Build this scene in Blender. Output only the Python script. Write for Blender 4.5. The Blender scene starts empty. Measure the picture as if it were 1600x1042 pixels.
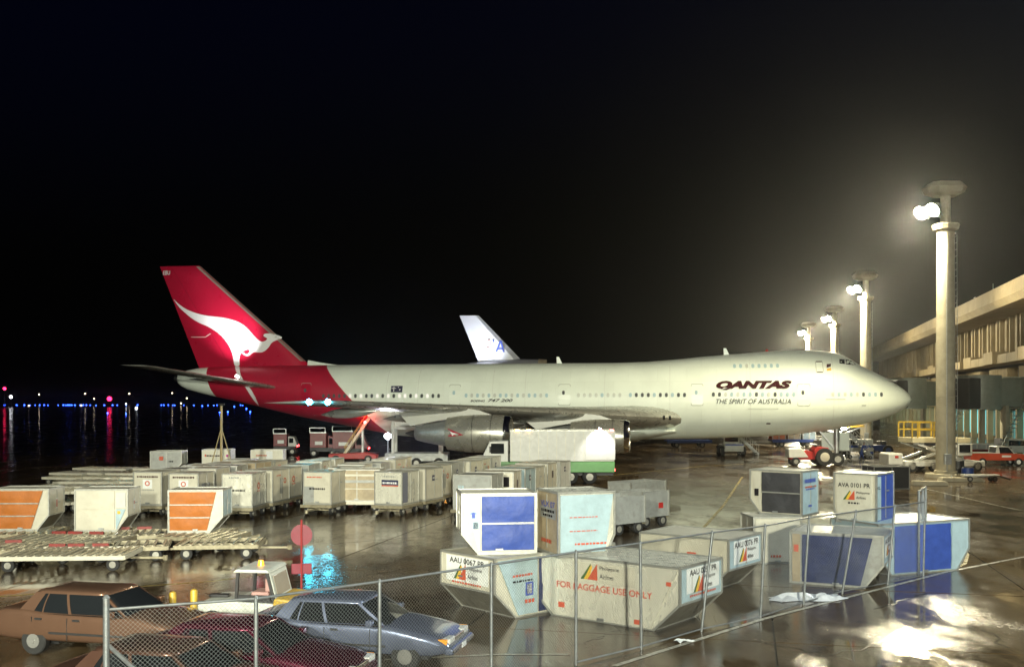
import bpy, math, random
from mathutils import Vector, Matrix
from mathutils.geometry import tessellate_polygon
random.seed(7)
R = math.radians
sc = bpy.context.scene
COL = sc.collection

# ------------------------------------------------------------------ camera
F_PX, CAM_H, HORIZON = 1600.0, 5.65, 628.0
cam = bpy.data.cameras.new('camera'); cam_o = bpy.data.objects.new('camera', cam); COL.objects.link(cam_o)
cam.sensor_width = 36.0; cam.lens = 36.0 * F_PX / 1600.0
cam_o.location = (0, 0, CAM_H); cam_o.rotation_euler = (R(90), 0, 0)
cam.shift_y = (HORIZON - 521.0) / 1600.0
cam.clip_start = 0.1; cam.clip_end = 9000
sc.camera = cam_o

# ------------------------------------------------------------------ night sky
world = bpy.data.worlds.new('World'); sc.world = world; world.use_nodes = True
wn = world.node_tree; wn.nodes.clear()
w_out = wn.nodes.new('ShaderNodeOutputWorld'); w_bg = wn.nodes.new('ShaderNodeBackground')
w_sky = wn.nodes.new('ShaderNodeTexSky'); w_sky.sky_type = 'NISHITA'; w_sky.sun_disc = False
w_sky.sun_elevation = R(-4.0); w_sky.sun_rotation = R(200)
w_bg.inputs['Strength'].default_value = 0.15
w_tint = wn.nodes.new('ShaderNodeVectorMath'); w_tint.operation = 'MULTIPLY'; w_tint.inputs[1].default_value = (.05, .16, 1.15)   # deep night blue
wn.links.new(w_sky.outputs[0], w_tint.inputs[0]); wn.links.new(w_tint.outputs[0], w_bg.inputs['Color']); wn.links.new(w_bg.outputs[0], w_out.inputs['Surface'])

# ------------------------------------------------------------------ exposure and sampling
sc.view_settings.view_transform = 'Standard'; sc.view_settings.look = 'None'
sc.view_settings.exposure = 0.25; sc.view_settings.gamma = 1.0
sc.view_settings.use_curve_mapping = False
sc.render.engine = 'CYCLES'
cy = sc.cycles
cy.use_denoising = True
try: cy.denoiser = 'OPENIMAGEDENOISE'
except Exception: pass
cy.max_bounces = 5; cy.diffuse_bounces = 2; cy.glossy_bounces = 3; cy.transmission_bounces = 3; cy.volume_bounces = 0
cy.transparent_max_bounces = 8
cy.sample_clamp_indirect = 4.0
cy.caustics_reflective = False; cy.caustics_refractive = False
try: cy.use_light_tree = True
except Exception: pass

LAMP_W = 52000.0          # power of one floodlight mast
LAMP_COL = (1.0, 0.89, 0.58)

# ------------------------------------------------------------------ helpers
def G(px, py, z=0.0):
    """point of the place (at height z) seen at a spot of the survey photograph"""
    Y = (CAM_H - z) * F_PX / (py - HORIZON)
    return Vector(((px - 800.0) / F_PX * Y, Y, z))

def link(o, parent=None):
    COL.objects.link(o)
    if parent is not None: o.parent = parent
    return o

def tag(o, label=None, cat=None, group=None, kind=None):
    if label: o['label'] = label
    if cat: o['category'] = cat
    if group: o['group'] = group
    if kind: o['kind'] = kind
    return o

def thing(name, label, cat, loc=(0, 0, 0), rz=0.0, group=None):
    o = bpy.data.objects.new(name, None); link(o)
    o.empty_display_size = 0.3
    o.location = loc; o.rotation_euler = (0, 0, rz)
    return tag(o, label, cat, group)

def kids(o): return [c for c in bpy.data.objects if c.parent == o]

def copy_tree(o, parent=None, table=None):
    if table is None:
        table = {}
        for c in bpy.data.objects:
            if c.parent is not None: table.setdefault(c.parent.name, []).append(c)
    n = o.copy(); COL.objects.link(n); n.parent = parent
    for ch in table.get(o.name, []): copy_tree(ch, n, table)
    return n

class MB:
    def __init__(s): s.v = []; s.f = []; s.m = []
    def poly(s, pts, m=0):
        b = len(s.v); s.v += [tuple(p) for p in pts]; s.f.append(tuple(range(b, b + len(pts)))); s.m.append(m); return s
    def hexa(s, p, m=0):
        """8 corners: bottom 0-3 (counter-clockwise from above), top 4-7"""
        b = len(s.v); s.v += [tuple(q) for q in p]
        for f in ((3, 2, 1, 0), (4, 5, 6, 7), (0, 1, 5, 4), (1, 2, 6, 5), (2, 3, 7, 6), (3, 0, 4, 7)):
            s.f.append(tuple(b + i for i in f)); s.m.append(m)
        return s
    def box(s, cx, cy, cz, sx, sy, sz, rz=0.0, m=0):
        c, n = math.cos(rz), math.sin(rz); P = []
        for z in (-.5, .5):
            for x, y in ((-.5, -.5), (.5, -.5), (.5, .5), (-.5, .5)):
                dx, dy = x * sx, y * sy
                P.append((cx + dx * c - dy * n, cy + dx * n + dy * c, cz + z * sz))
        return s.hexa(P, m)
    def bb(s, x0, x1, y0, y1, z0, z1, m=0):
        return s.box((x0 + x1) / 2, (y0 + y1) / 2, (z0 + z1) / 2, x1 - x0, y1 - y0, z1 - z0, 0, m)
    def bar(s, p0, p1, w, h=None, m=0):
        h = w if h is None else h
        a, b = Vector(p0), Vector(p1); d = (b - a).normalized()
        up = Vector((0, 0, 1)) if abs(d.z) < .95 else Vector((0, 1, 0))
        r = d.cross(up).normalized() * (w / 2); u = r.cross(d).normalized() * (h / 2)
        return s.hexa([a - r - u, a + r - u, b + r - u, b - r - u, a - r + u, a + r + u, b + r + u, b - r + u], m)
    def cyl(s, p0, p1, r0, r1=None, n=10, caps=True, m=0):
        r1 = r0 if r1 is None else r1
        a, b = Vector(p0), Vector(p1); d = (b - a).normalized()
        up = Vector((0, 0, 1)) if abs(d.z) < .9 else Vector((1, 0, 0))
        r = d.cross(up).normalized(); u = r.cross(d).normalized()
        i0 = len(s.v)
        for q, rad in ((a, r0), (b, r1)):
            for k in range(n):
                t = 2 * math.pi * k / n
                s.v.append(tuple(q + (r * math.cos(t) + u * math.sin(t)) * rad))
        for k in range(n):
            j = (k + 1) % n
            s.f.append((i0 + k, i0 + n + k, i0 + n + j, i0 + j)); s.m.append(m)
        if caps:
            s.f.append(tuple(i0 + k for k in range(n))); s.m.append(m)
            s.f.append(tuple(i0 + n + k for k in reversed(range(n)))); s.m.append(m)
        return s
    def prism(s, prof, y0, y1, m=0):
        """profile in x,z pushed along y"""
        n = len(prof); b = len(s.v)
        s.v += [(x, y0, z) for x, z in prof] + [(x, y1, z) for x, z in prof]
        s.f.append(tuple(b + i for i in range(n))); s.m.append(m)
        s.f.append(tuple(b + n + i for i in reversed(range(n)))); s.m.append(m)
        for i in range(n):
            j = (i + 1) % n
            s.f.append((b + i, b + n + i, b + n + j, b + j)); s.m.append(m)
        return s
    def loft(s, rings, caps=True, closed=True, m=0):
        n = len(rings[0]); b = len(s.v)
        for r in rings: s.v += [tuple(p) for p in r]
        for i in range(len(rings) - 1):
            for k in range(n if closed else n - 1):
                j = (k + 1) % n
                s.f.append((b + i * n + k, b + i * n + j, b + (i + 1) * n + j, b + (i + 1) * n + k)); s.m.append(m)
        if caps:
            s.f.append(tuple(b + k for k in reversed(range(n)))); s.m.append(m)
            s.f.append(tuple(b + (len(rings) - 1) * n + k for k in range(n))); s.m.append(m)
        return s
    def lathe(s, prof, c=(0, 0, 0), axis='z', n=16, m=0):
        """profile (distance along axis, radius)"""
        rings = []
        for a, r in prof:
            ring = []
            for k in range(n):
                t = 2 * math.pi * k / n; p, q = r * math.cos(t), r * math.sin(t)
                d = {'x': (a, p, q), 'y': (p, a, q), 'z': (p, q, a)}[axis]
                ring.append((c[0] + d[0], c[1] + d[1], c[2] + d[2]))
            rings.append(ring)
        return s.loft(rings, True, True, m)
    def grid(s, fn, nu, nv, m=0):
        b = len(s.v)
        for j in range(nv + 1):
            for i in range(nu + 1): s.v.append(tuple(fn(i / nu, j / nv)))
        for j in range(nv):
            for i in range(nu):
                a = b + j * (nu + 1) + i
                s.f.append((a, a + 1, a + nu + 2, a + nu + 1)); s.m.append(m)
        return s
    def mesh(s, name, mats):
        me = bpy.data.meshes.new(name); me.from_pydata(s.v, [], s.f)
        for mt in (mats if isinstance(mats, (list, tuple)) else [mats]): me.materials.append(mt)
        me.polygons.foreach_set('material_index', s.m)
        return me
    def build(s, name, mats, parent=None, smooth=None, bevel=0.0, loc=None, fix=True):
        me = s.mesh(name, mats)
        if fix:
            import bmesh
            bm = bmesh.new(); bm.from_mesh(me)
            bmesh.ops.recalc_face_normals(bm, faces=bm.faces); bm.to_mesh(me); bm.free()
        if smooth is not None:
            me.polygons.foreach_set('use_smooth', [True] * len(me.polygons))
            me.set_sharp_from_angle(angle=R(smooth))
        o = link(bpy.data.objects.new(name, me), parent)
        if loc is not None: o.location = loc
        if bevel:
            b = o.modifiers.new('edge', 'BEVEL'); b.width = bevel; b.segments = 2; b.limit_method = 'ANGLE'; b.angle_limit = R(40)
        return o

def inst(o, name, parent, loc=None, rz=None):
    """another piece that shares the mesh of o"""
    n = bpy.data.objects.new(name, o.data); link(n, parent)
    for md in o.modifiers:
        if md.type == 'BEVEL':
            b = n.modifiers.new('edge', 'BEVEL'); b.width = md.width; b.segments = md.segments; b.limit_method = 'ANGLE'; b.angle_limit = md.angle_limit
    n.location = loc if loc is not None else o.location
    n.rotation_euler = o.rotation_euler if rz is None else (0, 0, rz)
    return n

def lerp_tab(tab, s):
    if s <= tab[0][0]: return tab[0][1]
    for (a, va), (b, vb) in zip(tab, tab[1:]):
        if s <= b: return va + (vb - va) * (s - a) / (b - a)
    return tab[-1][1]

def spline(pts, k=5, closed=True):
    """Catmull-Rom through the points"""
    out = []; n = len(pts)
    rng = range(n if closed else n - 1)
    for i in rng:
        g = (lambda j: pts[j % n]) if closed else (lambda j: pts[min(max(j, 0), n - 1)])
        p0, p1, p2, p3 = g(i - 1), g(i), g(i + 1), g(i + 2)
        for t in [q / k for q in range(k)]:
            out.append(tuple(.5 * (2 * b + (c - a) * t + (2 * a - 5 * b + 4 * c - d) * t * t + (3 * b - a - 3 * c + d) * t ** 3) for a, b, c, d in zip(p0, p1, p2, p3)))
    if not closed: out.append(tuple(pts[-1]))
    return out

def area_tris(poly2):
    return tessellate_polygon([[Vector((p[0], p[1], 0)) for p in poly2]])

def dense_fill(pts, maxlen):
    """filled outline cut into small triangles so that it can follow a curved skin"""
    import bmesh
    bm = bmesh.new(); vs = [bm.verts.new((p[0], p[1], 0)) for p in pts]
    for t in area_tris(pts):
        try: bm.faces.new([vs[i] for i in t])
        except ValueError: pass
    for _ in range(7):
        E_ = [e for e in bm.edges if e.calc_length() > maxlen]
        if not E_: break
        bmesh.ops.subdivide_edges(bm, edges=E_, cuts=1); bmesh.ops.triangulate(bm, faces=[f for f in bm.faces if len(f.verts) > 3])
    bm.verts.index_update()
    V = [(v.co.x, v.co.y) for v in bm.verts]; Fc = [tuple(v.index for v in f.verts) for f in bm.faces]; bm.free()
    return V, Fc

_txt = {}
def text_data(body, shear=0.0, fat=0.0):
    key = (body, shear, fat)
    if key not in _txt:
        cu = bpy.data.curves.new('lettering', 'FONT'); cu.body = body; cu.shear = shear; cu.offset = fat; cu.size = 1.0; cu.resolution_u = 3
        cu.fill_mode = 'FRONT'
        o = bpy.data.objects.new('lettering_source', cu); COL.objects.link(o)
        bpy.context.view_layer.update()
        me = bpy.data.meshes.new_from_object(o.evaluated_get(bpy.context.evaluated_depsgraph_get()))
        V = [tuple(v.co[:2]) for v in me.vertices]; Fc = [tuple(p.vertices) for p in me.polygons]
        bpy.data.objects.remove(o); bpy.data.curves.remove(cu); bpy.data.meshes.remove(me)
        x0 = min(v[0] for v in V); x1 = max(v[0] for v in V); y0 = min(v[1] for v in V); y1 = max(v[1] for v in V)
        _txt[key] = ([((v[0] - x0) / (x1 - x0), (v[1] - y0) / (y1 - y0)) for v in V], Fc)
    return _txt[key]

def lettering(name, body, parent, mt, o, r, u, w, h, shear=0.0, fat=0.0, warp=None):
    """flat print: o is the lower start corner, r the reading direction, u up"""
    V, Fc = text_data(body, shear, fat)
    o, r, u = Vector(o), Vector(r), Vector(u); b = MB()
    b.v = [tuple(warp(x * w, y * h)) if warp else tuple(o + r * (x * w) + u * (y * h)) for x, y in V]
    b.f = list(Fc); b.m = [0] * len(Fc)
    return b.build(name, mt, parent, fix=False)

# ------------------------------------------------------------------ materials
MATS = {}
def pm(name, col, rough=.5, metal=0.0, var=.12, vscale=2.5, rvar=.0, bump=0.0, bscale=8.0, emit=None, es=0.0, coat=0.0, dirt=0.0, dcol=(.05, .04, .03), trans=0.0, alpha=1.0, space='Object', stretch=(1, 1, 1)):
    if name in MATS: return MATS[name]
    m = bpy.data.materials.new(name); m.use_nodes = True; nt = m.node_tree; N, L = nt.nodes, nt.links
    p = N['Principled BSDF']
    p.inputs['Roughness'].default_value = rough; p.inputs['Metallic'].default_value = metal
    p.inputs['Base Color'].default_value = (*col, 1)
    if coat: p.inputs['Coat Weight'].default_value = coat; p.inputs['Coat Roughness'].default_value = .06
    if trans: p.inputs['Transmission Weight'].default_value = trans
    if alpha < 1: p.inputs['Alpha'].default_value = alpha
    if emit is not None:
        p.inputs['Emission Color'].default_value = (*emit, 1); p.inputs['Emission Strength'].default_value = es
    if var or rvar or bump or dirt:
        tc = N.new('ShaderNodeTexCoord'); mp = N.new('ShaderNodeMapping'); L.new(tc.outputs[space], mp.inputs[0])
        mp.inputs['Scale'].default_value = stretch
        if space == 'Object':
            oi = N.new('ShaderNodeObjectInfo'); ml = N.new('ShaderNodeMath'); ml.operation = 'MULTIPLY'; ml.inputs[1].default_value = 37.0
            L.new(oi.outputs['Random'], ml.inputs[0]); cb = N.new('ShaderNodeCombineXYZ')
            for k in range(3): L.new(ml.outputs[0], cb.inputs[k])
            L.new(cb.outputs[0], mp.inputs['Location'])
        vec = mp.outputs[0]
    last = None
    if var:
        nz = N.new('ShaderNodeTexNoise'); nz.inputs['Scale'].default_value = vscale; nz.inputs['Detail'].default_value = 6; nz.inputs['Roughness'].default_value = .62
        L.new(vec, nz.inputs['Vector'])
        mr = N.new('ShaderNodeMapRange'); mr.inputs['From Min'].default_value = .3; mr.inputs['From Max'].default_value = .7
        mr.inputs['To Min'].default_value = 1 - var; mr.inputs['To Max'].default_value = 1 + var * .6
        L.new(nz.outputs['Fac'], mr.inputs['Value'])
        mx = N.new('ShaderNodeVectorMath'); mx.operation = 'SCALE'; mx.inputs[0].default_value = col
        L.new(mr.outputs[0], mx.inputs['Scale']); last = mx.outputs[0]
    if dirt:
        nd = N.new('ShaderNodeTexNoise'); nd.inputs['Scale'].default_value = vscale * 2.3; nd.inputs['Detail'].default_value = 8; nd.inputs['Roughness'].default_value = .7
        L.new(vec, nd.inputs['Vector'])
        rd = N.new('ShaderNodeMapRange'); rd.inputs['From Min'].default_value = .48; rd.inputs['From Max'].default_value = .72; rd.inputs['To Max'].default_value = dirt
        L.new(nd.outputs['Fac'], rd.inputs['Value'])
        mm = N.new('ShaderNodeMix'); mm.data_type = 'RGBA'; L.new(rd.outputs[0], mm.inputs['Factor'])
        if last is not None: L.new(last, mm.inputs['A'])
        else: mm.inputs['A'].default_value = (*col, 1)
        mm.inputs['B'].default_value = (*dcol, 1); last = mm.outputs['Result']
    if last is not None: L.new(last, p.inputs['Base Color'])
    if rvar:
        nr = N.new('ShaderNodeTexNoise'); nr.inputs['Scale'].default_value = vscale * 1.7; nr.inputs['Detail'].default_value = 5; L.new(vec, nr.inputs['Vector'])
        mr2 = N.new('ShaderNodeMapRange'); mr2.inputs['From Min'].default_value = .3; mr2.inputs['From Max'].default_value = .7
        mr2.inputs['To Min'].default_value = max(.03, rough - rvar); mr2.inputs['To Max'].default_value = min(1, rough + rvar)
        L.new(nr.outputs['Fac'], mr2.inputs['Value']); L.new(mr2.outputs[0], p.inputs['Roughness'])
    if bump:
        nb = N.new('ShaderNodeTexNoise'); nb.inputs['Scale'].default_value = bscale; nb.inputs['Detail'].default_value = 3; L.new(vec, nb.inputs['Vector'])
        bp = N.new('ShaderNodeBump'); bp.inputs['Strength'].default_value = bump; bp.inputs['Distance'].default_value = .05
        L.new(nb.outputs['Fac'], bp.inputs['Height']); L.new(bp.outputs[0], p.inputs['Normal'])
    MATS[name] = m; return m

ALU = pm('dented_aluminium', (.84, .82, .70), .30, .38, .08, 1.6, .08, .75, 1.5, dirt=.14, dcol=(.35, .30, .2), stretch=(1.5, 1.5, .7))
ALU_P = pm('pale_painted_aluminium', (.62, .59, .48), .42, .10, .10, 1.4, .10, .35, 1.8, dirt=.22, dcol=(.30, .25, .17))
ALU_G = pm('grey_painted_panel', (.36, .37, .35), .45, .2, .15, 2.0, .1, .3, 2.4, dirt=.4, dcol=(.16, .13, .1))
TAN_P = pm('tan_ply_panel', (.42, .34, .22), .5, .05, .2, 1.6, .1, .15, 4, dirt=.4, dcol=(.2, .15, .1))
WHITE_P = pm('white_paint', (.60, .60, .56), .38, 0, .08, 2.5, .08, dirt=.22, dcol=(.3, .27, .22))
CYAN_P = pm('pale_blue_cool_lit_panel', (.40, .53, .58), .4, .1, .14, 2.0, .1, .3, 2.2, dirt=.25, dcol=(.2, .25, .27))  # pale blue panels; also puts cool lamplight into right-facing container ends
FRAME = pm('aluminium_edge_rail', (.46, .46, .42), .42, .6, .15, 5, .1, dirt=.3, dcol=(.2, .17, .13))
STEEL = pm('galvanised_steel', (.45, .47, .47), .42, .75, .2, 6, .12, dirt=.25, dcol=(.2, .14, .09))
DARK = pm('black_metal', (.025, .025, .026), .5, .1, .2, 4)
DIRTY = pm('oily_dolly_steel', (.34, .30, .20), .45, .3, .3, 5, .15, dirt=.5, dcol=(.07, .05, .035))
ROLL = pm('roller_steel', (.50, .46, .34), .42, .35, .25, 8, .1, dirt=.35)
RUBBER = pm('tyre_rubber', (.018, .018, .018), .75, 0, .2, 8)
HUB = pm('pale_wheel_hub', (.34, .33, .29), .45, .4, .2, 9, dirt=.45)
ORANGE = pm('orange_canvas', (.46, .14, .018), .62, 0, .14, 3, bump=.5, bscale=3.5, dirt=.2, dcol=(.3, .1, .03))
BLUE = pm('blue_canvas', (.035, .075, .33), .55, 0, .16, 3, bump=.6, bscale=3.2, dirt=.15, dcol=(.02, .03, .1))
NAVY = pm('dark_navy_canvas', (.014, .024, .10), .5, 0, .3, 3, bump=.7, bscale=2.4, dirt=.12, dcol=(.03, .03, .05))
GREY_C = pm('dark_grey_canvas', (.045, .045, .05), .55, 0, .2, 3, bump=.7, bscale=3.0)
RED = pm('red_paint', (.45, .03, .025), .35, 0, .14, 3, .08, dirt=.25)
YEL = pm('yellow_paint', (.52, .34, .04), .4, 0, .14, 3, .08, dirt=.25)
BLU_P = pm('blue_paint', (.03, .08, .34), .35, 0, .14, 3, .08, dirt=.25)
GRN_P = pm('green_paint', (.09, .28, .07), .4, 0, .12, 3)
INK = pm('black_print', (.02, .018, .02), .95, 0, 0)
INK_BR = pm('dark_brown_print', (.05, .014, .016), .95, 0, 0)
INK_R = pm('red_print', (.55, .09, .04), .5, 0, 0)
INK_B = pm('blue_print', (.05, .09, .42), .5, 0, 0)
INK_G = pm('green_print', (.05, .12, .03), .5, 0, 0)
INK_Y = pm('yellow_print', (.75, .45, .04), .5, 0, 0)
INK_W = pm('white_print', (.8, .8, .8), .5, 0, 0)
PLATE = pm('white_data_plate', (.76, .78, .76), .4, 0, .08, 6)
GLASS = pm('dark_window_glass', (.012, .014, .016), .06, 0, 0)
CHROME = pm('polished_metal', (.75, .75, .74), .14, 1.0, .06, 6)
CONC = pm('weathered_concrete', (.40, .36, .26), .8, 0, .22, .8, .08, .3, 6, dirt=.3, dcol=(.2, .17, .11))

def lampmat(name, col, s): return pm(name, (.8, .8, .8), .3, 0, 0, emit=col, es=s)
L_WHITE = lampmat('lit_floodlight_lens', (1.0, .93, .72), 160.0)
L_COOL = lampmat('lit_work_light', (.85, .88, 1.0), 60.0)
L_RED = lampmat('lit_red_lamp', (1.0, .05, .05), 14.0)
L_AMB = lampmat('lit_amber_lamp', (1.0, .42, .06), 14.0)
L_CYAN = lampmat('lit_green_navigation_lamp', (.06, .72, 1.0), 75.0)
L_BLUE = lampmat('lit_blue_taxiway_lamp', (.03, .10, 1.0), 13.0)

def wheel(parent, x, y, z, r, w, hub=None, axis='y', name='wheel'):
    """tyre with a rim child; the axle runs along axis"""
    a = 1 if axis == 'y' else 0
    def P(d): return (x + d, y, z) if axis == 'x' else (x, y + d, z)
    t = MB()
    prof = [(-w / 2, r * .62), (-w / 2, r * .92), (-w * .36, r), (w * .36, r), (w / 2, r * .92), (w / 2, r * .62)]
    rings = []
    for d, q in prof:
        ring = []
        for k in range(18):
            an = 2 * math.pi * k / 18; u_, v_ = q * math.cos(an), q * math.sin(an)
            ring.append((x + d, y + u_, z + v_) if axis == 'x' else (x + u_, y + d, z + v_))
        rings.append(ring)
    t.loft(rings, True)
    o = t.build(name, RUBBER, parent, smooth=40)
    b = MB()
    for sg in (-1, 1):
        b.cyl(P(sg * (w / 2 - .03)), P(sg * (w / 2 + .012)), r * .58, r * .5, 14)
        b.cyl(P(sg * (w / 2)), P(sg * (w / 2 + .03)), r * .18, r * .16, 8)
    b.build('rim', hub or HUB, o, smooth=40)
    return o

for _m in (INK, INK_BR): _m.node_tree.nodes['Principled BSDF'].inputs['Specular IOR Level'].default_value = 0.0

# ================================================================== SETTING: wet apron
def ground_material(name, base, far=False):
    m = bpy.data.materials.new(name); m.use_nodes = True; nt = m.node_tree; N, L = nt.nodes, nt.links
    p = N['Principled BSDF']; geo = N.new('ShaderNodeNewGeometry')
    def noise(scale, det=5, rough=.55, vec=None):
        n = N.new('ShaderNodeTexNoise'); n.inputs['Scale'].default_value = scale; n.inputs['Detail'].default_value = det; n.inputs['Roughness'].default_value = rough
        L.new(vec or geo.outputs['Position'], n.inputs['Vector']); return n.outputs['Fac']
    def rng(v, a, b, c, d):
        r = N.new('ShaderNodeMapRange'); r.inputs['From Min'].default_value = a; r.inputs['From Max'].default_value = b; r.inputs['To Min'].default_value = c; r.inputs['To Max'].default_value = d
        L.new(v, r.inputs['Value']); return r.outputs[0]
    mp = N.new('ShaderNodeMapping'); mp.inputs['Rotation'].default_value = (0, 0, R(38)); mp.inputs['Scale'].default_value = (1, .45, 1)
    L.new(geo.outputs['Position'], mp.inputs[0])
    pud = noise(.33, 7, .62, mp.outputs[0])            # standing water
    stain = noise(.55, 8, .68); fine = noise(9.0, 4, .6); oil = noise(1.6, 6, .7)
    cr = N.new('ShaderNodeValToRGB'); cr.color_ramp.elements[0].position = .35; cr.color_ramp.elements[1].position = .68
    cr.color_ramp.elements[0].color = (base[0] * .45, base[1] * .43, base[2] * .40, 1); cr.color_ramp.elements[1].color = (*base, 1)
    L.new(stain, cr.inputs[0])
    mx = N.new('ShaderNodeMix'); mx.data_type = 'RGBA'; mx.inputs['B'].default_value = (.012, .010, .008, 1)
    L.new(rng(oil, .56, .70, 0, .75), mx.inputs['Factor']); L.new(cr.outputs[0], mx.inputs['A'])
    L.new(mx.outputs['Result'], p.inputs['Base Color'])
    # roughness: mirror-like where water stands, glossy film elsewhere
    a = N.new('ShaderNodeMath'); a.operation = 'MULTIPLY'
    L.new(rng(pud, .42, .66, .06, .30), a.inputs[0]); L.new(rng(fine, .3, .7, .8, 1.25), a.inputs[1])
    L.new(a.outputs[0], p.inputs['Roughness'])
    p.inputs['IOR'].default_value = 1.45; p.inputs['Specular IOR Level'].default_value = .62
    # bump: pitted surface above the water line, slight ripples on it
    h = N.new('ShaderNodeMath'); h.operation = 'MULTIPLY'
    L.new(noise(17.0, 5, .7), h.inputs[0]); L.new(rng(pud, .42, .64, .03, .9), h.inputs[1])
    h2 = N.new('ShaderNodeMath'); h2.operation = 'MULTIPLY_ADD'; h2.inputs[1].default_value = .14
    L.new(noise(2.2, 2, .5), h2.inputs[0]); L.new(h.outputs[0], h2.inputs[2])
    bp = N.new('ShaderNodeBump'); bp.inputs['Strength'].default_value = .28; bp.inputs['Distance'].default_value = .03
    L.new(h2.outputs[0], bp.inputs['Height']); L.new(bp.outputs[0], p.inputs['Normal'])
    return m
G_SLAB = ground_material('wet_concrete', (.105, .072, .038))
G_FAR = ground_material('wet_asphalt', (.05, .043, .035))

b = MB(); b.poly([(-5200, -120, -.03), (5200, -120, -.03), (5200, 5000, -.03), (-5200, 5000, -.03)])
apron = tag(b.build('apron_ground', G_FAR), kind='structure')
# cast concrete slabs with open joints
S = 7.5; ang = R(-13)
b = MB(); b.hexa([(-S / 2 + 0.026, -S / 2 + 0.026, -.2), (S / 2 - 0.026, -S / 2 + 0.026, -.2), (S / 2 - 0.026, S / 2 - 0.026, -.2), (-S / 2 + 0.026, S / 2 - 0.026, -.2),
                  (-S / 2 + 0.026, -S / 2 + 0.026, 0), (S / 2 - 0.026, -S / 2 + 0.026, 0), (S / 2 - 0.026, S / 2 - 0.026, 0), (-S / 2 + 0.026, S / 2 - 0.026, 0)])
slab0 = None
for i in range(-9, 15):
    for j in range(-2, 18):
        x = i * S * math.cos(ang) - j * S * math.sin(ang); y = i * S * math.sin(ang) + j * S * math.cos(ang) + 14
        if y < 8 or y > 150 or abs(x) > .56 * y + 9: continue
        if x > 30 + .245 * y - 3: continue
        z = random.uniform(-.0025, .0025)
        if slab0 is None:
            slab0 = b.build('concrete_slab', G_SLAB, apron, loc=(x, y, z)); slab0.rotation_euler = (0, 0, ang)
        else: inst(slab0, 'concrete_slab', apron, (x, y, z), ang)

# worn painted lines
P_LINE = pm('worn_white_line_paint', (.42, .40, .33), .3, 0, .3, 2.0, .1, dirt=.7, dcol=(.09, .08, .06))
P_YEL = pm('worn_yellow_line_paint', (.40, .30, .07), .3, 0, .3, 2.0, .1, dirt=.7, dcol=(.09, .08, .05))
def strip(pts, w, mt, name='painted_line'):
    pts = [Vector((p[0], p[1], .006)) for p in pts]; bb = MB(); Lr = []
    for i, p in enumerate(pts):
        d = (pts[min(i + 1, len(pts) - 1)] - pts[max(i - 1, 0)]).normalized(); n = Vector((-d.y, d.x, 0)) * w / 2
        Lr.append((p + n, p - n))
    for (a, b_), (c, d) in zip(Lr, Lr[1:]): bb.poly([a, b_, d, c])
    return bb.build(name, mt, apron)
strip([G(960, 1040), G(1195, 966), G(1480, 893), G(1640, 862)], .14, P_LINE)
strip([G(-20, 933), G(330, 908), G(420, 896)], .12, P_YEL)
strip([G(x, y) for x, y in [(1478, 846), (1500, 853), (1512, 866), (1508, 880), (1490, 889), (1465, 893)]], .12, P_YEL)
strip([G(1440, 762), G(1560, 790), G(1640, 806)], .15, P_LINE)
strip([G(930, 745), G(1100, 728), G(1330, 716)], .2, P_YEL)
strip([G(1060, 868), G(1130, 790), G(1160, 745)], .15, P_YEL)
strip([G(600, 1030), G(780, 1022), G(890, 1022)], .1, P_LINE)

# cracks and tar seams in the slabs
TAR = pm('tar_seam', (.012, .011, .010), .25, 0, .2, 3)
rj = random.Random(11)
for (xa, ya, xb, yb) in ((1225, 1042, 1440, 988), (1480, 930, 1570, 1010), (1370, 950, 1450, 925), (1180, 1000, 1330, 1030), (900, 1010, 960, 985), (520, 850, 660, 838), (560, 900, 700, 880), (1000, 800, 1140, 770), (1500, 820, 1600, 835)):
    pa, pb = G(xa, ya), G(xb, yb); n_ = 14
    strip([pa.lerp(pb, i / n_) + Vector((rj.uniform(-.12, .12), rj.uniform(-.12, .12), 0)) for i in range(n_ + 1)], .035, TAR, 'crack')

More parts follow.
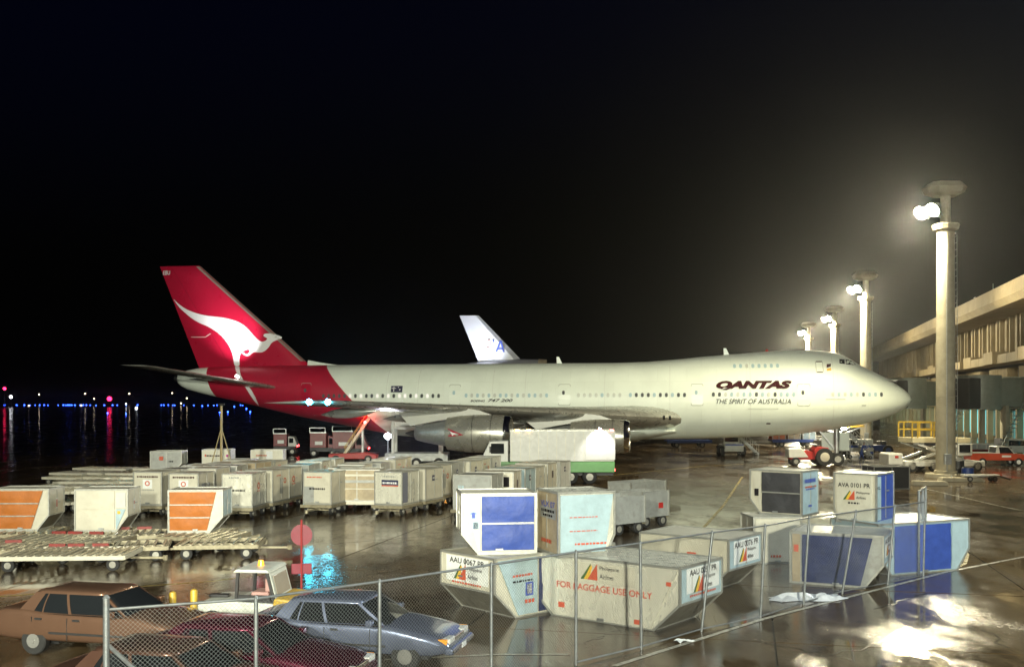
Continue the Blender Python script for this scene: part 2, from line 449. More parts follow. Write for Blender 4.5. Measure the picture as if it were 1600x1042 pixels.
# ================================================================== floodlight masts
def mast(x, y, label, lit=1.0, h=19.0, light=True, yaw=0.0, aim=None, col=None, d=(-.25, -.62, -.88), size=176):
    t = thing('floodlight_mast', label, 'light mast', (x, y, 0), yaw, 'floodlight masts along the terminal')
    b = MB(); rings = []
    for z, r in ((0, .84), (.5, .82), (.52, .70), (6, .68), (12, .65), (h - .6, .62)):
        rings.append([(r * math.cos(2 * math.pi * k / 20), r * math.sin(2 * math.pi * k / 20), z) for k in range(20)])
    b.loft(rings); b.build('column', CONC, t, smooth=35)
    for z in (6.0, 12.0):
        r = .69 if z < 7 else .66
        b = MB(); b.cyl((0, 0, z), (0, 0, z + .06), r, r, 20); b.build('casting_joint', CONC, t, smooth=35)
    b = MB(); b.cyl((0, 0, -.0), (0, 0, .28), 1.5, 1.45, 20); b.build('footing', CONC, t, smooth=35)
    # climbing rungs, conduit and switch box
    q = MB()
    for k in range(34): q.bar((.66 + .12, -.2, 1.6 + k * .5), (.66 + .12, .2, 1.6 + k * .5), .03)
    for y_ in (-.2, .2): q.bar((.82, y_, 1.4), (.77, y_, 18.2), .035)
    q.build('ladder', STEEL, t)
    q = MB(); q.cyl((-.2, -.74, .3), (-.2, -.66, 18.3), .035, .035, 6); q.build('conduit', STEEL, t)
    q = MB(); q.bb(-.45, .05, -.98, -.70, 1.0, 1.8); q.build('switch_box', STEEL, t, bevel=.02)
    # lower platform, neck and hood above
    b = MB(); b.lathe([(h - .50, .68), (h - .40, .92), (h - .1, 1.0), (h, .96)], axis='z', n=14); b.build('platform', CONC, t)
    b = MB(); b.cyl((0, 0, h), (0, 0, h + 2.2), .38, .36, 12); b.build('neck', CONC, t, smooth=35)
    b = MB()
    rings = []
    for z, wx, wy in ((h + 2.1, .8, .7), (h + 2.3, 1.2, .95), (h + 2.7, 1.35, 1.1), (h + 3.1, 1.0, .85)):
        rings.append([(-wx * 1.15, -wy * .6, z), (-wx * .7, -wy, z), (wx * .7, -wy, z), (wx, -wy * .6, z), (wx, wy * .6, z), (wx * .7, wy, z), (-wx * .7, wy, z), (-wx * 1.15, wy * .6, z)])
    b.loft(rings); b.build('hood', CONC, t, bevel=.03)
    # flood heads on the apron side
    for k, (hx, hy, hz) in enumerate(((-1.25, -.75, h + .95), (-1.35, .55, h + .95), (-1.95, -.25, h + .8))):
        fd = Vector((-.75, -.35 if k != 1 else .35, -.55)).normalized()
        c = Vector((hx, hy, hz))
        b = MB(); b.cyl(c - fd * .7, c - fd * .1, .22, .52, 14); b.cyl(c - fd * .1, c + fd * .06, .52, .56, 14, False); b.bar((0, 0, h + .35), c - fd * .5, .09, .09)
        hd = b.build('flood_head', STEEL, t, smooth=40)
        b = MB(); b.cyl(c - fd * .115, c - fd * .098, .49, .49, 16); b.build('lens', L_WHITE, hd, smooth=40)
    if light:
        l = bpy.data.lights.new('floodlight', 'SPOT'); l.energy = LAMP_W * lit; l.color = col or LAMP_COL; l.shadow_soft_size = .9
        lo = link(bpy.data.objects.new('floodlight', l), t); p0 = Vector((-2.55, -.5, h + .35)); lo.location = p0
        if aim: d = Vector(aim[:3]) - Vector((x, y, 0)) - p0; l.spot_size = R(aim[3]); l.spot_blend = .7      # shielded heads throwing a beam
        else: d = Vector(d); l.spot_size = R(size); l.spot_blend = .18
        lo.rotation_euler = d.to_track_quat('-Z', 'Y').to_euler()
    return t
COOL = (.80, .95, 1.0); WARM = (1.0, 1.0, .80)
mast(32.6, 77, 'tall concrete floodlight mast standing before the terminal, biggest of the row', .42)
mast(44.9, 130, 'second floodlight mast in the row, rising behind the jumbo jet nose', .75, d=(.30, -.20, -.9), size=178)
mast(55.5, 176, 'third floodlight mast in the row, rising above the jumbo jet cockpit', .75, d=(.30, -.20, -.9), size=178)
mast(61.5, 212, 'farthest floodlight mast of the row, with a small bluish lamp glare', .75, d=(.30, -.20, -.9), size=178)
mast(20.5, 24, 'floodlight mast with a cool white lamp beside the container park', .21, col=COOL)
mast(-18, -24, 'tall floodlight mast over the car park', 3.1, aim=(-12, 74, 0, 44), col=WARM)
mast(7, -30, 'short floodlight mast next to the near terminal wing', 3.5, aim=(6, 80, 4, 48), col=WARM, h=11.0)

# ================================================================== terminal
TL = math.atan2(1, .245)       # direction of the terminal front
T_WALL = pm('terminal_concrete', (.30, .235, .135), .8, 0, .2, .35, .08, .25, 5, dirt=.35, dcol=(.17, .14, .08))
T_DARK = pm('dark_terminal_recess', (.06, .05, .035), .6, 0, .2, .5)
T_BAND = pm('pale_terminal_band', (.33, .26, .15), .75, 0, .2, .4, .06, dirt=.3, dcol=(.2, .16, .1))
T_TEAL = pm('lit_teal_window', (.1, .2, .2), .2, 0, .0, emit=(.20, .78, .78), es=.85)
T_TEAL2 = pm('dim_teal_window', (.05, .12, .12), .2, 0, .0, emit=(.14, .50, .48), es=.35)
ter = thing('terminal_building', 'long concrete airport terminal with deep overhanging roof and teal lit ground floor', 'building', (29.5, 0, 0), TL)
x0, x1 = 92, 310            # along the front
def tb(name, mt, a, b_, c, d, e, f, parent=None, bevel=0.0):
    q = MB(); q.bb(a, b_, c, d, e, f); return q.build(name, mt, parent or ter, bevel=bevel)
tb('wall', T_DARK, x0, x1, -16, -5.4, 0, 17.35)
roof = tb('roof', T_WALL, x0, x1 + 2, -16, -.4, 17.9, 19.2)
q = MB(); q.prism([(0, 17.5), (.55, 18.2), (.35, 19.9), (0, 19.9)], x0, x1 + 2)
q.v = [(y, x, z) for x, y, z in q.v]; fas = q.build('fascia', T_WALL, roof)
q = MB(); q.prism([(-.9, 17.4), (.0, 17.42), (.52, 18.15), (-.9, 18.0)], x0, x1 + 1.6)
q.v = [(y, x, z) for x, y, z in q.v]; q.build('sloped_band', T_BAND, roof)
n = 0
for k in range(int((x1 - x0) / 6)):
    a = x0 + k * 6
    tb('soffit_panel', T_WALL, a + .05, a + 5.95, -5.3, -.95, 17.42, 17.6, roof)
    tb('ledge_panel', T_WALL, a + .06, a + 5.94, -5.3, -2.6 + (.5 if k % 4 == 1 else 0), 10.9, 12.1 + (.5 if k % 3 == 0 else 0), bevel=.04)
    if k % 3 != 2:
        w_ = tb('rib_wall', T_WALL, a + .1, a + 5.9, -5.35, -4.3, 6.0, 10.4)
        for r_ in range(9): tb('rib', T_WALL, a + .3 + r_ * .62, a + .55 + r_ * .62, -4.3, -4.02, 6.02, 10.38, w_)
    tb('floor_band', T_WALL, a + .03, a + 5.97, -5.3, -3.6, 4.75, 5.95, bevel=.04)
    tb('column', T_WALL, a - .4, a + .4, -4.6, -3.8, 0, 4.74)
    for c_ in range(2):
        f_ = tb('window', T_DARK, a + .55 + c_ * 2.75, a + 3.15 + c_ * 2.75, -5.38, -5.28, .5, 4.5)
        tb('pane', T_TEAL if random.random() < .6 else T_TEAL2, a + .65 + c_ * 2.75, a + 3.05 + c_ * 2.75, -5.27, -5.24, .6, 4.4, f_)
        tb('mullion', T_DARK, a + 1.8 + c_ * 2.75, a + 1.9 + c_ * 2.75, -5.235, -5.18, .6, 4.4, f_)
    for r_ in range(3):
        wv = tb('upper_window', GLASS, a + .2 + 2 * r_, a + 1.3 + 2 * r_, -5.38, -5.3, 12.7, 17.2)
        tb('fin', T_WALL, a + 1.35 + 2 * r_, a + 1.35 + .55 + 2 * r_, -5.38, -4.2 - .3 * (r_ == 1), 12.2, 17.38)
for (a, hh, kind) in ((150, 3.2, 0), (163, 2.5, 1), (178, 3.6, 0), (118, 2.0, 1), (205, 2.2, 1)):
    q = MB(); q.cyl((a, -3, 19.2), (a, -3, 19.2 + hh), .07, .04, 6)
    if kind: q.bar((a - .7, -3, 19.2 + hh), (a + .7, -3, 19.2 + hh), .07); q.bar((a - .5, -3, 19 + hh), (a + .5, -3, 19 + hh), .05)
    q.build('roof_aerial', STEEL, roof)

# ------------------------------------------------------------------ boarding bridges
BR_G = pm('bridge_grey_green', (.26, .28, .23), .5, .1, .15, .8, .08, dirt=.3, dcol=(.12, .12, .09))
def bridge(p_wall, p_end, label, zf=5.0):
    a, e = Vector(p_wall), Vector(p_end); d = e - a; Ln = d.length
    t = thing('boarding_bridge', label, 'boarding bridge', (a.x, a.y, 0), math.atan2(d.y, d.x), 'boarding bridges')
    q = MB(); q.bb(0, Ln * .55, -1.7, 1.7, zf, zf + 3.2); q.build('rear_tunnel', BR_G, t, bevel=.05)
    q = MB(); q.bb(Ln * .5, Ln - 2.2, -1.45, 1.45, zf + .2, zf + 2.95); q.build('front_tunnel', BR_G, t, bevel=.05)
    for k in range(int(Ln * .55 / 1.2)):
        q = MB(); q.bb(.3 + k * 1.2, .5 + k * 1.2, -1.78, 1.78, zf - .04, zf + 3.25); q.build('stiffener', BR_G, t)
    q = MB(); q.cyl((Ln - 1.6, 0, zf - .1), (Ln - 1.6, 0, zf + 3.3), 2.1, 2.1, 20); q.build('rotunda_cab', BR_G, t, smooth=35)
    q = MB(); q.bb(Ln - .6, Ln + 1.2, -1.6, 1.6, zf, zf + 3.0); q.build('canopy', DARK, t, bevel=.1)
    q = MB(); q.bb(Ln - .2, Ln + .05, -2.13, -2.09, zf + 1.2, zf + 2.4); q.build('cab_window', GLASS, t)
    for s_ in (-1, 1):
        q = MB(); q.bar((Ln * .72, s_ * 1.5, .8), (Ln * .72, s_ * 1.5, zf + .3), .4); q.build('leg', CONC, t)
        wheel(t, Ln * .72, s_ * 1.5, .55, .55, .4)
    q = MB(); q.bb(Ln * .68, Ln * .76, -1.7, 1.7, .75, 1.15); q.build('drive_beam', DARK, t)
    q = MB(); q.cyl((3, 0, 0), (3, 0, zf), .55, .55, 14); q.build('support_column', CONC, t, smooth=35)
    q = MB()
    for k in range(12): q.bb(Ln * .6 + k * .28, Ln * .6 + k * .28 + .3, 1.5, 2.4, zf - .35 - k * .4, zf - .25 - k * .4)
    q.bar((Ln * .6, 2.4, zf + .9), (Ln * .6 + 3.4, 2.4, .6 - .2 + .4), .06)
    q.build('service_stair', STEEL, t)
    return t
bridge((60.5, 121, 0), (42.5, 113.5, 0), 'grey green boarding bridge reaching toward the jumbo jet nose')
bridge((57.0, 106, 0), (45.0, 101.5, 0), 'shorter grey green boarding bridge behind the biggest floodlight mast')

# ================================================================== JUMBO JET
TH = .154; XN, YN = 35.25, 90.9
jet = thing('jumbo_jet', 'white four engined jumbo jet with red tail and leaping kangaroo emblem', 'aircraft', (XN, YN, 0), -TH)
def A(s, t, z): return (-s, -t, z)          # aft, starboard, up -> local
def jet_px(x, y, t=0.0):
    """aft station and height on the plane t metres to starboard"""
    c, n = math.cos(TH), math.sin(TH); u = (x - 800) / F_PX
    s = (XN - t * n - u * (YN - t * c)) / (c + u * n); Y = YN + s * n - t * c
    return s, CAM_H + (HORIZON - y) * Y / F_PX

def red_split(name, white, red, line, cone):
    """painted livery: red between the sloping line and the tail cone"""
    m = bpy.data.materials.new(name); m.use_nodes = True; nt = m.node_tree; N, L = nt.nodes, nt.links; p = N['Principled BSDF']
    tc = N.new('ShaderNodeTexCoord'); sp = N.new('ShaderNodeSeparateXYZ'); L.new(tc.outputs['Object'], sp.inputs[0])
    def math_(op, a, b_=None):
        n = N.new('ShaderNodeMath'); n.operation = op
        for i, v in enumerate((a, b_)):
            if v is None: continue
            if isinstance(v, (int, float)): n.inputs[i].default_value = v
            else: L.new(v, n.inputs[i])
        return n.outputs[0]
    s = math_('MULTIPLY', sp.outputs['X'], -1.0)
    def edge(pts):
        (z0, s0), (z1, s1) = pts; k = (s1 - s0) / (z1 - z0)
        return math_('ADD', math_('MULTIPLY', math_('SUBTRACT', sp.outputs['Z'], z0), k), s0)
    fac = math_('GREATER_THAN', s, edge(line))
    if cone: fac = math_('MULTIPLY', fac, math_('LESS_THAN', s, edge(cone)))
    nz = N.new('ShaderNodeTexNoise'); nz.inputs['Scale'].default_value = .5; nz.inputs['Detail'].default_value = 6; L.new(tc.outputs['Object'], nz.inputs['Vector'])
    mr = N.new('ShaderNodeMapRange'); mr.inputs['From Min'].default_value = .3; mr.inputs['From Max'].default_value = .7; mr.inputs['To Min'].default_value = .93; mr.inputs['To Max'].default_value = 1.03
    L.new(nz.outputs['Fac'], mr.inputs['Value'])
    mx = N.new('ShaderNodeMix'); mx.data_type = 'RGBA'; L.new(fac, mx.inputs['Factor']); mx.inputs['A'].default_value = (*white, 1); mx.inputs['B'].default_value = (*red, 1)
    bk = N.new('ShaderNodeTexBrick'); bk.inputs['Scale'].default_value = 1.0; bk.inputs['Brick Width'].default_value = 2.6; bk.inputs['Row Height'].default_value = 1.25; bk.inputs['Mortar Size'].default_value = .012
    bk.inputs['Color1'].default_value = (1, 1, 1, 1); bk.inputs['Color2'].default_value = (.955, .955, .95, 1); bk.inputs['Mortar'].default_value = (.86, .86, .85, 1)
    cx = N.new('ShaderNodeCombineXYZ'); L.new(sp.outputs['X'], cx.inputs[0]); L.new(sp.outputs['Z'], cx.inputs[1]); L.new(cx.outputs[0], bk.inputs['Vector'])
    pn = N.new('ShaderNodeVectorMath'); pn.operation = 'MULTIPLY'; L.new(mx.outputs['Result'], pn.inputs[0]); L.new(bk.outputs['Color'], pn.inputs[1])
    vs = N.new('ShaderNodeVectorMath'); vs.operation = 'SCALE'; L.new(pn.outputs[0], vs.inputs[0]); L.new(mr.outputs[0], vs.inputs['Scale'])
    L.new(vs.outputs[0], p.inputs['Base Color']); p.inputs['Roughness'].default_value = .5; p.inputs['Coat Weight'].default_value = .15; p.inputs['Coat Roughness'].default_value = .35
    return m
J_WHITE, J_RED = (.80, .87, .78), (.42, .008, .035)
J_SKIN = red_split('jet_livery', J_WHITE, J_RED, ((9.2, 53.6), (3.3, 47.9)), ((8.3, 65.6), (6.3, 65.0)))
J_FIN = pm('jet_red_paint', J_RED, .30, 0, .06, .5, .04, coat=.3)
J_FINW = pm('jet_white_paint', J_WHITE, .32, 0, .05, .5, coat=.25)
J_WING = pm('jet_bare_wing_metal', (.42, .42, .38), .30, .55, .14, .6, .08, dirt=.2, dcol=(.2, .19, .16))
J_NAC = pm('nacelle_grey_metal', (.46, .45, .39), .28, .6, .12, .9, .08, dirt=.2, dcol=(.22, .2, .16))
J_SEAM = pm('panel_seam', (.36, .38, .33), .5, 0, 0)
J_PINK = pm('faded_seam_mark', (.72, .45, .45), .5, 0, 0)

ZT = [(-.2, 5.87), (0.0, 6.3), (.3, 6.62), (.57, 6.84), (1.11, 7.22), (1.93, 7.76), (3.02, 8.33), (4.12, 8.87), (4.95, 9.42), (5.61, 9.84), (6.61, 10.15), (8.3, 10.31), (10.5, 10.33), (12.8, 10.2), (15, 10.02), (17.9, 9.81), (20.2, 9.58), (23.1, 9.35), (26, 9.27), (31, 9.27), (53, 9.24), (58, 9.22), (62, 9.2), (66, 9.08), (67.7, 8.93), (69, 8.5), (69.3, 8.0)]
ZB = [(-.2, 5.87), (0.0, 5.5), (.3, 5.17), (.57, 4.97), (1.11, 4.65), (1.66, 4.4), (3.85, 3.70), (6.61, 3.14), (9.4, 2.80), (12.2, 2.55), (17.9, 2.32), (23.7, 2.2), (44, 2.25), (46.5, 2.42), (48.5, 2.75), (50.65, 3.18), (54.5, 3.85), (56.45, 4.22), (61, 5.27), (65.7, 6.28), (68.4, 6.95), (69.05, 7.43), (69.3, 8.0)]
HW = [(-.2, 0), (0.0, .5), (.3, .82), (.57, 1.02), (1.11, 1.34), (1.93, 1.74), (3, 2.15), (4.1, 2.48), (5.6, 2.83), (7.5, 3.08), (9.5, 3.2), (12, 3.25), (47, 3.25), (51, 3.1), (55, 2.8), (60, 2.2), (65, 1.45), (68, .95), (69, .55), (69.3, 0)]
ZW = [(-.2, 5.87), (5, 5.85), (12, 5.75), (47, 5.75), (51, 6.1), (55, 6.6), (60, 7.2), (65, 7.7), (69.3, 8.0)]
def fus(s): return lerp_tab(ZT, s), lerp_tab(ZB, s), lerp_tab(HW, s), lerp_tab(ZW, s)
def skin_t(s, z):
    zt, zb, hw, zw = fus(s)
    q = (z - zw) / ((zt - zw) if z > zw else (zw - zb) or 1)
    return hw * math.sqrt(max(0.0, 1 - min(1, abs(q)) ** 2))
NS = 40
rings = []
ss = [-.19, -.1, 0, .15, .3, .57, .8, 1.11, 1.5, 1.93, 2.5, 3.02, 3.6, 4.12, 4.55, 4.95, 5.3, 5.61, 6.1, 6.61, 7.4, 8.3, 9.4, 10.5, 11.6, 12.8, 14, 15, 16.5, 17.9, 19, 20.2, 21.6, 23.1, 24.5, 26, 28.5, 31, 35, 40, 44, 45.2, 46.5, 47.5, 48.5, 49.5, 50.65, 52.5, 54.5, 56.45, 58.7, 61, 63.3, 65.7, 67, 68.1, 68.7, 69.05, 69.25]
def smooth_tab(tab, s):   # ease the table corners
    return sum(lerp_tab(tab, s + d) * w for d, w in ((-.5, .2), (0, .6), (.5, .2))) if 2 < s < 66 else lerp_tab(tab, s)
for s in ss:
    zt, zb, hw, zw = smooth_tab(ZT, s), smooth_tab(ZB, s), smooth_tab(HW, s), smooth_tab(ZW, s)
    ring = []
    for k in range(NS):
        a = 2 * math.pi * k / NS; y, z = math.cos(a), math.sin(a)
        ring.append(A(s, hw * y, zw + (zt - zw) * z if z > 0 else zw + (zw - zb) * z))
    rings.append(ring)
b = MB(); b.loft(rings); body = b.build('fuselage', J_SKIN, jet, smooth=50)
# wing-to-body fairing
rings = []
for s, k in ((20.5, .02), (22, .35), (24, .7), (27, 1), (34, 1), (38, .85), (41, .5), (43.5, .02)):
    rings.append([A(s, (2.7 + .55 * k) * math.cos(2 * math.pi * i / 28), 3.05 + (.85 * k + .2) * math.sin(2 * math.pi * i / 28) * (1.2 if math.sin(2 * math.pi * i / 28) < 0 else 1)) for i in range(28)])
b = MB(); b.loft(rings); b.build('wing_root_fairing', J_FINW, jet, smooth=50)

def patch(name, mt, pts, parent=body, off=.035, side=1):
    """thin printed or glazed piece lying on the fuselage skin, outline given as (s, z)"""
    V, Fc = dense_fill(pts, .5) if max(p[0] for p in pts) - min(p[0] for p in pts) > .6 else (pts, [tuple(t) for t in area_tris(pts)])
    q = MB(); q.v = [A(s, side * (skin_t(s, z) + off), z) for s, z in V]
    q.f = Fc; q.m = [0] * len(q.f)
    return q.build(name, mt, parent, fix=False)
def ring_line(pts, w):
    """closed outline as list of quads in (s,z)"""
    out = []; n = len(pts)
    for i in range(n):
        (a, c), (d, e) = pts[i], pts[(i + 1) % n]; L_ = math.hypot(d - a, e - c) or 1; nx, nz = -(e - c) / L_ * w / 2, (d - a) / L_ * w / 2
        out.append([(a + nx, c + nz), (d + nx, e + nz), (d - nx, e - nz), (a - nx, c - nz)])
    return out
def rrect(s, z, w, h, r=.08, k=3):
    P = []
    for cx, cz, a0 in ((w / 2 - r, h / 2 - r, 0), (-w / 2 + r, h / 2 - r, 90), (-w / 2 + r, -h / 2 + r, 180), (w / 2 - r, -h / 2 + r, 270)):
        for i in range(k + 1): a = R(a0 + 90 * i / k); P.append((s + cx + r * math.cos(a), z + cz + r * math.sin(a)))
    return P

# cabin windows
W_DK = pm('dark_cabin_window', (.10, .11, .11), .12, 0, 0)
W_BL = pm('bluish_cabin_window', (.34, .45, .46), .15, 0, 0, emit=(.5, .75, .8), es=.12)  # bluish reflection put in as pane colour and faint glow
W_LT = pm('reflection_glow_window', (.5, .5, .5), .2, 0, 0, emit=(1, .95, .85), es=.55)  # bright reflection on the pane put in as a warm glow
W_PL = pm('shaded_cabin_window', (.52, .55, .49), .3, 0, 0)
rows = [(2.75, 7.5, .53, 6.31, 'dbbdpbpbpb'), (10.3, 17.2, .53, 6.32, 'bbbdpbdbbpbpdd'), (19.7, 24.9, .53, 6.28, 'ddbddbdddbpbpp'), (25.4, 29.4, .53, 6.27, 'pppbpppp'),
        (32.0, 39.6, .53, 6.25, 'bpbbpbpbbpbpbp'), (42.0, 53.2, .53, 6.22, 'ddldldlldldlddldldddd'), (11.6, 15.4, .53, 8.85, 'bbbbbpbb')]
cnt = 0
for a, e, st, z, pat in rows:
    s = a; i = 0
    while s <= e:
        for side in (1, -1):
            k = pat[i % len(pat)]
            mt = {'d': W_DK, 'b': W_BL, 'l': W_LT, 'p': W_PL}[k] if side == 1 else W_DK
            patch('cabin_window', mt, rrect(s, z, .25, .37, .1, 2), off=.03, side=side); cnt += 1
        s += st; i += 1
# doors: outline seam, little window
for s, z, w, h in ((9.45, 6.27, 1.07, 1.9), (18.6, 6.3, 1.02, 1.9), (30.4, 6.3, 1.05, 1.9), (40.5, 6.3, 1.0, 1.9), (54.9, 6.55, .98, 1.75), (8.02, 8.74, .6, 1.05)):
    for side in (1, -1):
        d_ = patch('cabin_door', J_FINW if s < 52 else J_FIN, rrect(s, z, w, h, .12, 3), off=.010, side=side)
        q = MB()
        for qd in ring_line(rrect(s, z, w, h, .12, 3), .045): q.poly([A(a, side * (skin_t(a, c) + .016), c) for a, c in qd])
        q.build('door_seam', J_SEAM, d_, fix=False)
        if h > 1.5: patch('door_window', W_DK if side < 0 else random.choice((W_DK, W_BL)), rrect(s + .08, z + .2, .24, .36, .09, 2), d_, .02, side)
        else:
            for zz in (z + .45, z - .45): patch('hatch_handle', INK_BR, rrect(s, zz, .5, .07, .02, 1), d_, .02, side)
# titles and badges
def on_skin(s0, z0, off=.055):
    return lambda x, y: A(s0 - x, skin_t(s0 - x, z0 + y) + off, z0 + y)
lettering('title_lettering', 'QANTAS', body, INK_BR, (0, 0, 0), (1, 0, 0), (0, 0, 1), 6.5, .82, .30, .075, on_skin(16.95, 6.71))
lettering('slogan_lettering', 'THE SPIRIT OF AUSTRALIA', body, INK, (0, 0, 0), (1, 0, 0), (0, 0, 1), 6.4, .42, .26, .0, on_skin(16.95, 5.50))
lettering('type_lettering', 'BOEING', body, INK, (0, 0, 0), (1, 0, 0), (0, 0, 1), 1.35, .2, .3, .02, on_skin(39.0, 5.66))
lettering('type_lettering', '747 200', body, INK, (0, 0, 0), (1, 0, 0), (0, 0, 1), 2.3, .28, .32, .02, on_skin(37.4, 5.66))
fl = patch('flag', pm('flag_dark', (.03, .03, .07), .5, 0, 0), [(46.55, 6.55), (45.45, 6.55), (45.45, 7.15), (46.55, 7.15)])
patch('flag_cross', INK_W, [(46.5, 6.9), (46.05, 6.9), (46.05, 6.95), (46.5, 6.95)], fl, .05); patch('flag_cross', INK_W, [(46.3, 6.62), (46.24, 6.62), (46.24, 7.1), (46.3, 7.1)], fl, .052)
patch('flag_star', INK_W, rrect(45.7, 6.8, .14, .14, .05, 1), fl, .05); patch('flag_star', INK_W, rrect(45.85, 7.02, .09, .09, .03, 1), fl, .05)
patch('sponsor_badge', INK_BR, [(7.42, 8.65), (7.05, 8.75), (7.0, 9.02), (7.38, 8.98)]); patch('sponsor_badge', INK_Y, [(7.4, 8.36), (7.02, 8.42), (7.05, 8.66), (7.42, 8.56)])
patch('small_placard', J_SEAM, [(7.6, 5.86), (5.9, 5.86), (5.9, 5.92), (7.6, 5.92)]); patch('small_placard', J_SEAM, [(14.2, 5.05), (11.6, 5.05), (11.6, 5.09), (14.2, 5.09)])
patch('access_hatch', J_SEAM, rrect(4.3, 5.35, .4, .08, .03, 1)); patch('access_hatch', INK_BR, rrect(12.4, 3.75, .38, .12, .04, 1))
# painted panel seams down the skin
for s in (6.9, 14.0, 21.0, 26.8, 34.0, 37.0, 44.0, 47.0, 58.0, 62.0):
    q = MB(); zt, zb, hw, zw = fus(s); n = 14
    for i in range(n):
        z0_, z1_ = zb + .5 + (zt - zb - .7) * i / n, zb + .5 + (zt - zb - .7) * (i + 1) / n
        q.poly([A(s, skin_t(s, z0_) + .010, z0_), A(s - .03, skin_t(s - .03, z0_) + .010, z0_), A(s - .03, skin_t(s - .03, z1_) + .010, z1_), A(s, skin_t(s, z1_) + .010, z1_)])
    q.build('panel_seam', pm('skin_seam', (.60, .62, .56), .4, 0, 0) if s < 48 else pm('skin_seam_red', (.30, .01, .03), .4, 0, 0), body, fix=False)
# cockpit glazing
for side in (1, -1):
    for pts in ([(6.25, 9.05), (5.78, 9.0), (5.72, 9.42), (6.2, 9.45)], [(5.7, 8.98), (5.22, 8.93), (5.30, 9.38), (5.66, 9.42)], [(5.15, 8.92), (4.72, 8.95), (4.92, 9.25), (5.24, 9.38)]):
        patch('cockpit_window', GLASS, pts, off=.02, side=side)
# blade aerials and beacon
for s, z, hh in ((15.9, 9.93, .62), (31.2, 9.24, .62)):
    q = MB(); q.prism([(-s - .22, z - .1), (-s + .32, z - .1), (-s - .02, z + hh), (-s - .26, z + hh)], -.04, .04); q.build('blade_aerial', J_FINW, jet)
q = MB(); q.lathe([(10.3, .14), (10.42, .12), (10.5, .03)], c=(-12.3 + .0, 0, -.07), axis='z', n=10); q.build('beacon', pm('red_beacon_glass', (.5, .03, .03), .2, 0, 0), jet, smooth=40)

# ------------------------------------------------------------------ wings
def foil(s, t, z, ch, th, n=10, twist=0.0):
    """aerofoil ring at span t, leading edge at s"""
    up, lo = [], []
    for i in range(n + 1):
        x = (1 - math.cos(math.pi * i / n)) / 2
        y = 5 * th * (.2969 * math.sqrt(x) - .126 * x - .3516 * x * x + .2843 * x ** 3 - .1015 * x ** 4)
        up.append((s + x * ch, z + y * 1.05 + twist * x)); lo.append((s + x * ch, z - y * .95 + twist * x))
    P = up + lo[-2:0:-1]
    return [A(a, t, c) for a, c in P]
WING = [(1.0, 18.3, 4.05, 19.2, 2.5), (3.2, 20.2, 4.22, 16.4, 2.25), (7.0, 23.5, 4.42, 14.6, 1.75), (11.7, 27.6, 4.68, 11.4, 1.2), (16.5, 31.8, 4.92, 9.3, .82), (20.8, 35.5, 5.15, 7.7, .66), (25.5, 39.6, 5.42, 6.2, .50), (28.9, 42.6, 5.60, 5.1, .38), (29.6, 43.4, 5.63, 4.6, .26), (29.85, 44.4, 5.65, 3.4, .12)]
